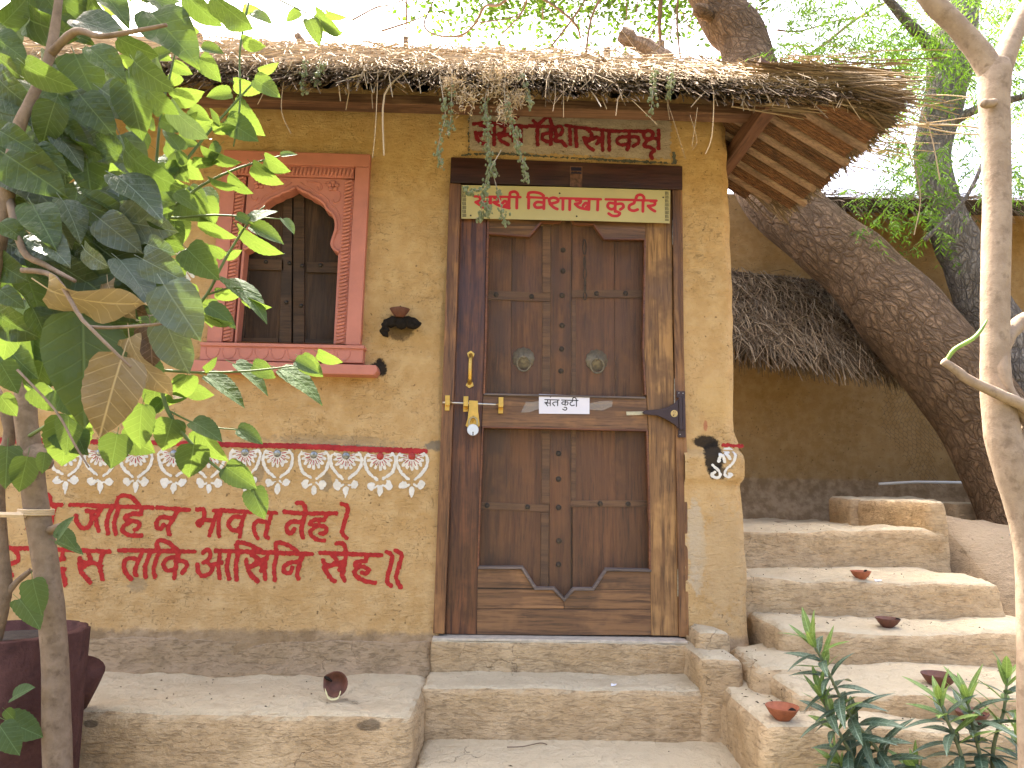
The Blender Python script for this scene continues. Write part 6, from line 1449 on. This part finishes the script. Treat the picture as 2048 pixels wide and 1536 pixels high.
# ---- right sapling
rs = thing('forked_sapling', 'pale forked sapling trunk at the right edge in front of the stair', 'sapling', P(2075, 1750, -1.5))
YR = -1.5
stem(rs, [(2075, 1750, YR, 24), (2062, 1450, YR, 23), (2060, 1250, YR, 23), (2052, 1080, YR, 24), (2030, 960, YR, 34), (2006, 870, YR, 34), (1992, 760, YR, 29), (1990, 640, YR, 27), (1992, 500, YR, 27), (1994, 380, YR, 27), (1991, 270, YR, 28), (1988, 200, YR, 31), (1990, 150, YR, 33), (1993, 125, YR, 25)], BARKP, 'trunk', 28, .05)
stem(rs, [(1992, 165, YR, 28), (1962, 110, YR, 24), (1912, 50, YR, 22), (1866, 5, YR, 21), (1810, -60, YR, 18), (1750, -180, YR+.02, 14), (1700, -340, YR+.05, 9), (1660, -520, YR+.08, 3)], BARKP, 'branch', 16)
stem(rs, [(1993, 165, YR, 26), (2018, 90, YR+.02, 22), (2050, 25, YR+.04, 20), (2110, -60, YR+.05, 18), (2170, -200, YR+.08, 14), (2210, -370, YR+.1, 9), (2230, -540, YR+.1, 3)], BARKP, 'branch', 16)
stem(rs, [(2260, 430, YR+.12, 3), (2190, 540, YR+.1, 10), (2120, 615, YR+.06, 15), (2085, 630, YR+.04, 16), (2045, 642, YR+.02, 16), (2012, 680, YR, 14), (2002, 735, YR-.02, 14), (2018, 790, YR-.02, 14), (2060, 850, YR-.01, 15), (2040, 900, YR, 22)], BARKP, 'branch', 14)
stem(rs, [(1886, 722, YR-.05, 8), (1915, 742, YR-.05, 9), (1935, 758, YR-.05, 10), (1990, 785, YR-.05, 11), (2060, 820, YR-.04, 13), (2100, 880, YR, 15)], BARKP, 'branch', 12)
stem(rs, [(1892, 722, YR-.05, 4), (1910, 698, YR-.06, 4.5), (1945, 678, YR-.07, 4.5), (1962, 660, YR-.07, 3.5), (1974, 640, YR-.07, 2)], m_plain('green_bud_shoot', (.20, .32, .06), .5, .2, 30), 'shoot', 8)
for cx, cy in ((1700, -340), (1670, -470), (2205, -370), (2225, -500), (2230, 460), (1745, -200)):
    for i in range(7):                  # leaves of the sapling above and beside the view
        a = rnd.uniform(0, 6.28); L = rnd.uniform(60, 110); x, y = cx+rnd.uniform(-25, 25), cy+rnd.uniform(-60, 20)
        if cx > 2100 and x+math.cos(a)*L < 2070: a = 0.0
        if cx < 2000 and y+math.sin(a)*L > -30: a = -1.2
        put_leaf(rs, 'Y', (x, y), (x+math.cos(a)*L, y+math.sin(a)*L), L*rnd.uniform(.4, .8), YR+rnd.uniform(-.1, .1), rnd.uniform(-.03, .03))
stem(rs, [(1965, 205, YR-.028, 9), (1975, 208, YR-.034, 10), (1990, 204, YR-.03, 8)], BARKP, 'knot', 10)

# ---- oleanders
OL_OLD = m_leaf('oleander_leaf', (.055, .092, .058), (.09, .135, .09), .12, (.10, .2, .04), .32); OL_NEW = m_leaf('oleander_tip_leaf', (.12, .20, .055), (.19, .28, .085), .3, (.35, .5, .1), .4)
OLM = []
for mat in (OL_OLD, OL_NEW):
    ls = []
    for dr in (.05, .25, .5): me = leaf_mesh('leaf', .235, .10, dr, 0, 0, rows=9, petiole=.06); me.materials.append(mat); ls.append(me)
    OLM.append(ls)
OST = m_plain('oleander_stem', (.15, .17, .08), .7, .25, 30)
def oleander(label, stems, y, foot):
    t = thing('oleander', label, 'shrub', foot, 'oleanders by the stair')
    for pts in stems:
        yo = y+rnd.uniform(-.06, .06); q = smooth_path([P(a, b, yo) for a, b in pts], 8); n = len(q)
        mb = MB(); mb.tube(q, [.0065*(1-.55*i/n) for i in range(n)], 7); mb.build('stem', OST, t, smooth=True)
        ln = [0]
        for i in range(1, n): ln.append(ln[-1]+float(np.linalg.norm(q[i]-q[i-1])))
        s = max(0, ln[-1]-.62); k = 0; tot = ln[-1]
        while s < tot:
            i = min(n-2, int(np.searchsorted(ln, s))-1); i = max(i, 0); f = (s-ln[i])/max(1e-6, ln[i+1]-ln[i]); p = Vector(q[i]+(q[i+1]-q[i])*f); d = Vector(q[i+1]-q[i]).normalized()
            near = (tot-s)
            for j in range(3):
                a = k*1.05+j*2.094+rnd.uniform(-.25, .25); ref = d.cross(Vector((0, 1, 0.01))).normalized(); o2 = d.cross(ref); side = ref*math.cos(a)+o2*math.sin(a)
                if near < .05: el, L, m_ = rnd.uniform(.9, 1.3), rnd.uniform(.075, .105), 1
                elif near < .14: el, L, m_ = rnd.uniform(.35, .75), rnd.uniform(.09, .125), (1 if rnd.random() < .4 else 0)
                else: el, L, m_ = rnd.uniform(-.15, .4), rnd.uniform(.10, .145), 0
                ax = (side*math.cos(el)+d*math.sin(el)).normalized(); nrm = (d*math.cos(el)-side*math.sin(el)).normalized(); sx = ax.cross(nrm)
                me = OLM[m_][rnd.choice((0, 1) if m_ else (1, 2, 2))]
                o = bpy.data.objects.new('leaf', me); COL.objects.link(o); o.parent = t
                o.matrix_basis = Matrix.Translation(p-ORG[t.name]) @ Matrix(((sx.x*L, ax.x*L, nrm.x*L, 0), (sx.y*L, ax.y*L, nrm.y*L, 0), (sx.z*L, ax.z*L, nrm.z*L, 0), (0, 0, 0, 1)))
            s += .029 if near > .10 else .020; k += 1
        o = None
oleander('oleander left of the pair, its tallest shoot leaning left over the stair', [[(1840, 1720), (1780, 1540), (1700, 1430), (1652, 1335), (1618, 1272)], [(1810, 1720), (1730, 1560), (1665, 1440), (1640, 1380)], [(1790, 1720), (1740, 1600), (1672, 1520)], [(1850, 1720), (1850, 1600), (1828, 1535)]], -1.02, P(1830, 1720, -1.02))
oleander('oleander at the right edge with three upright shoots', [[(1985, 1720), (1965, 1540), (1945, 1450), (1932, 1388)], [(1970, 1720), (1925, 1520), (1890, 1430), (1876, 1388)], [(2000, 1720), (1985, 1520), (2008, 1420), (2014, 1350)], [(2060, 1720), (2060, 1600), (2040, 1470)]], -1.08, P(1990, 1720, -1.08))
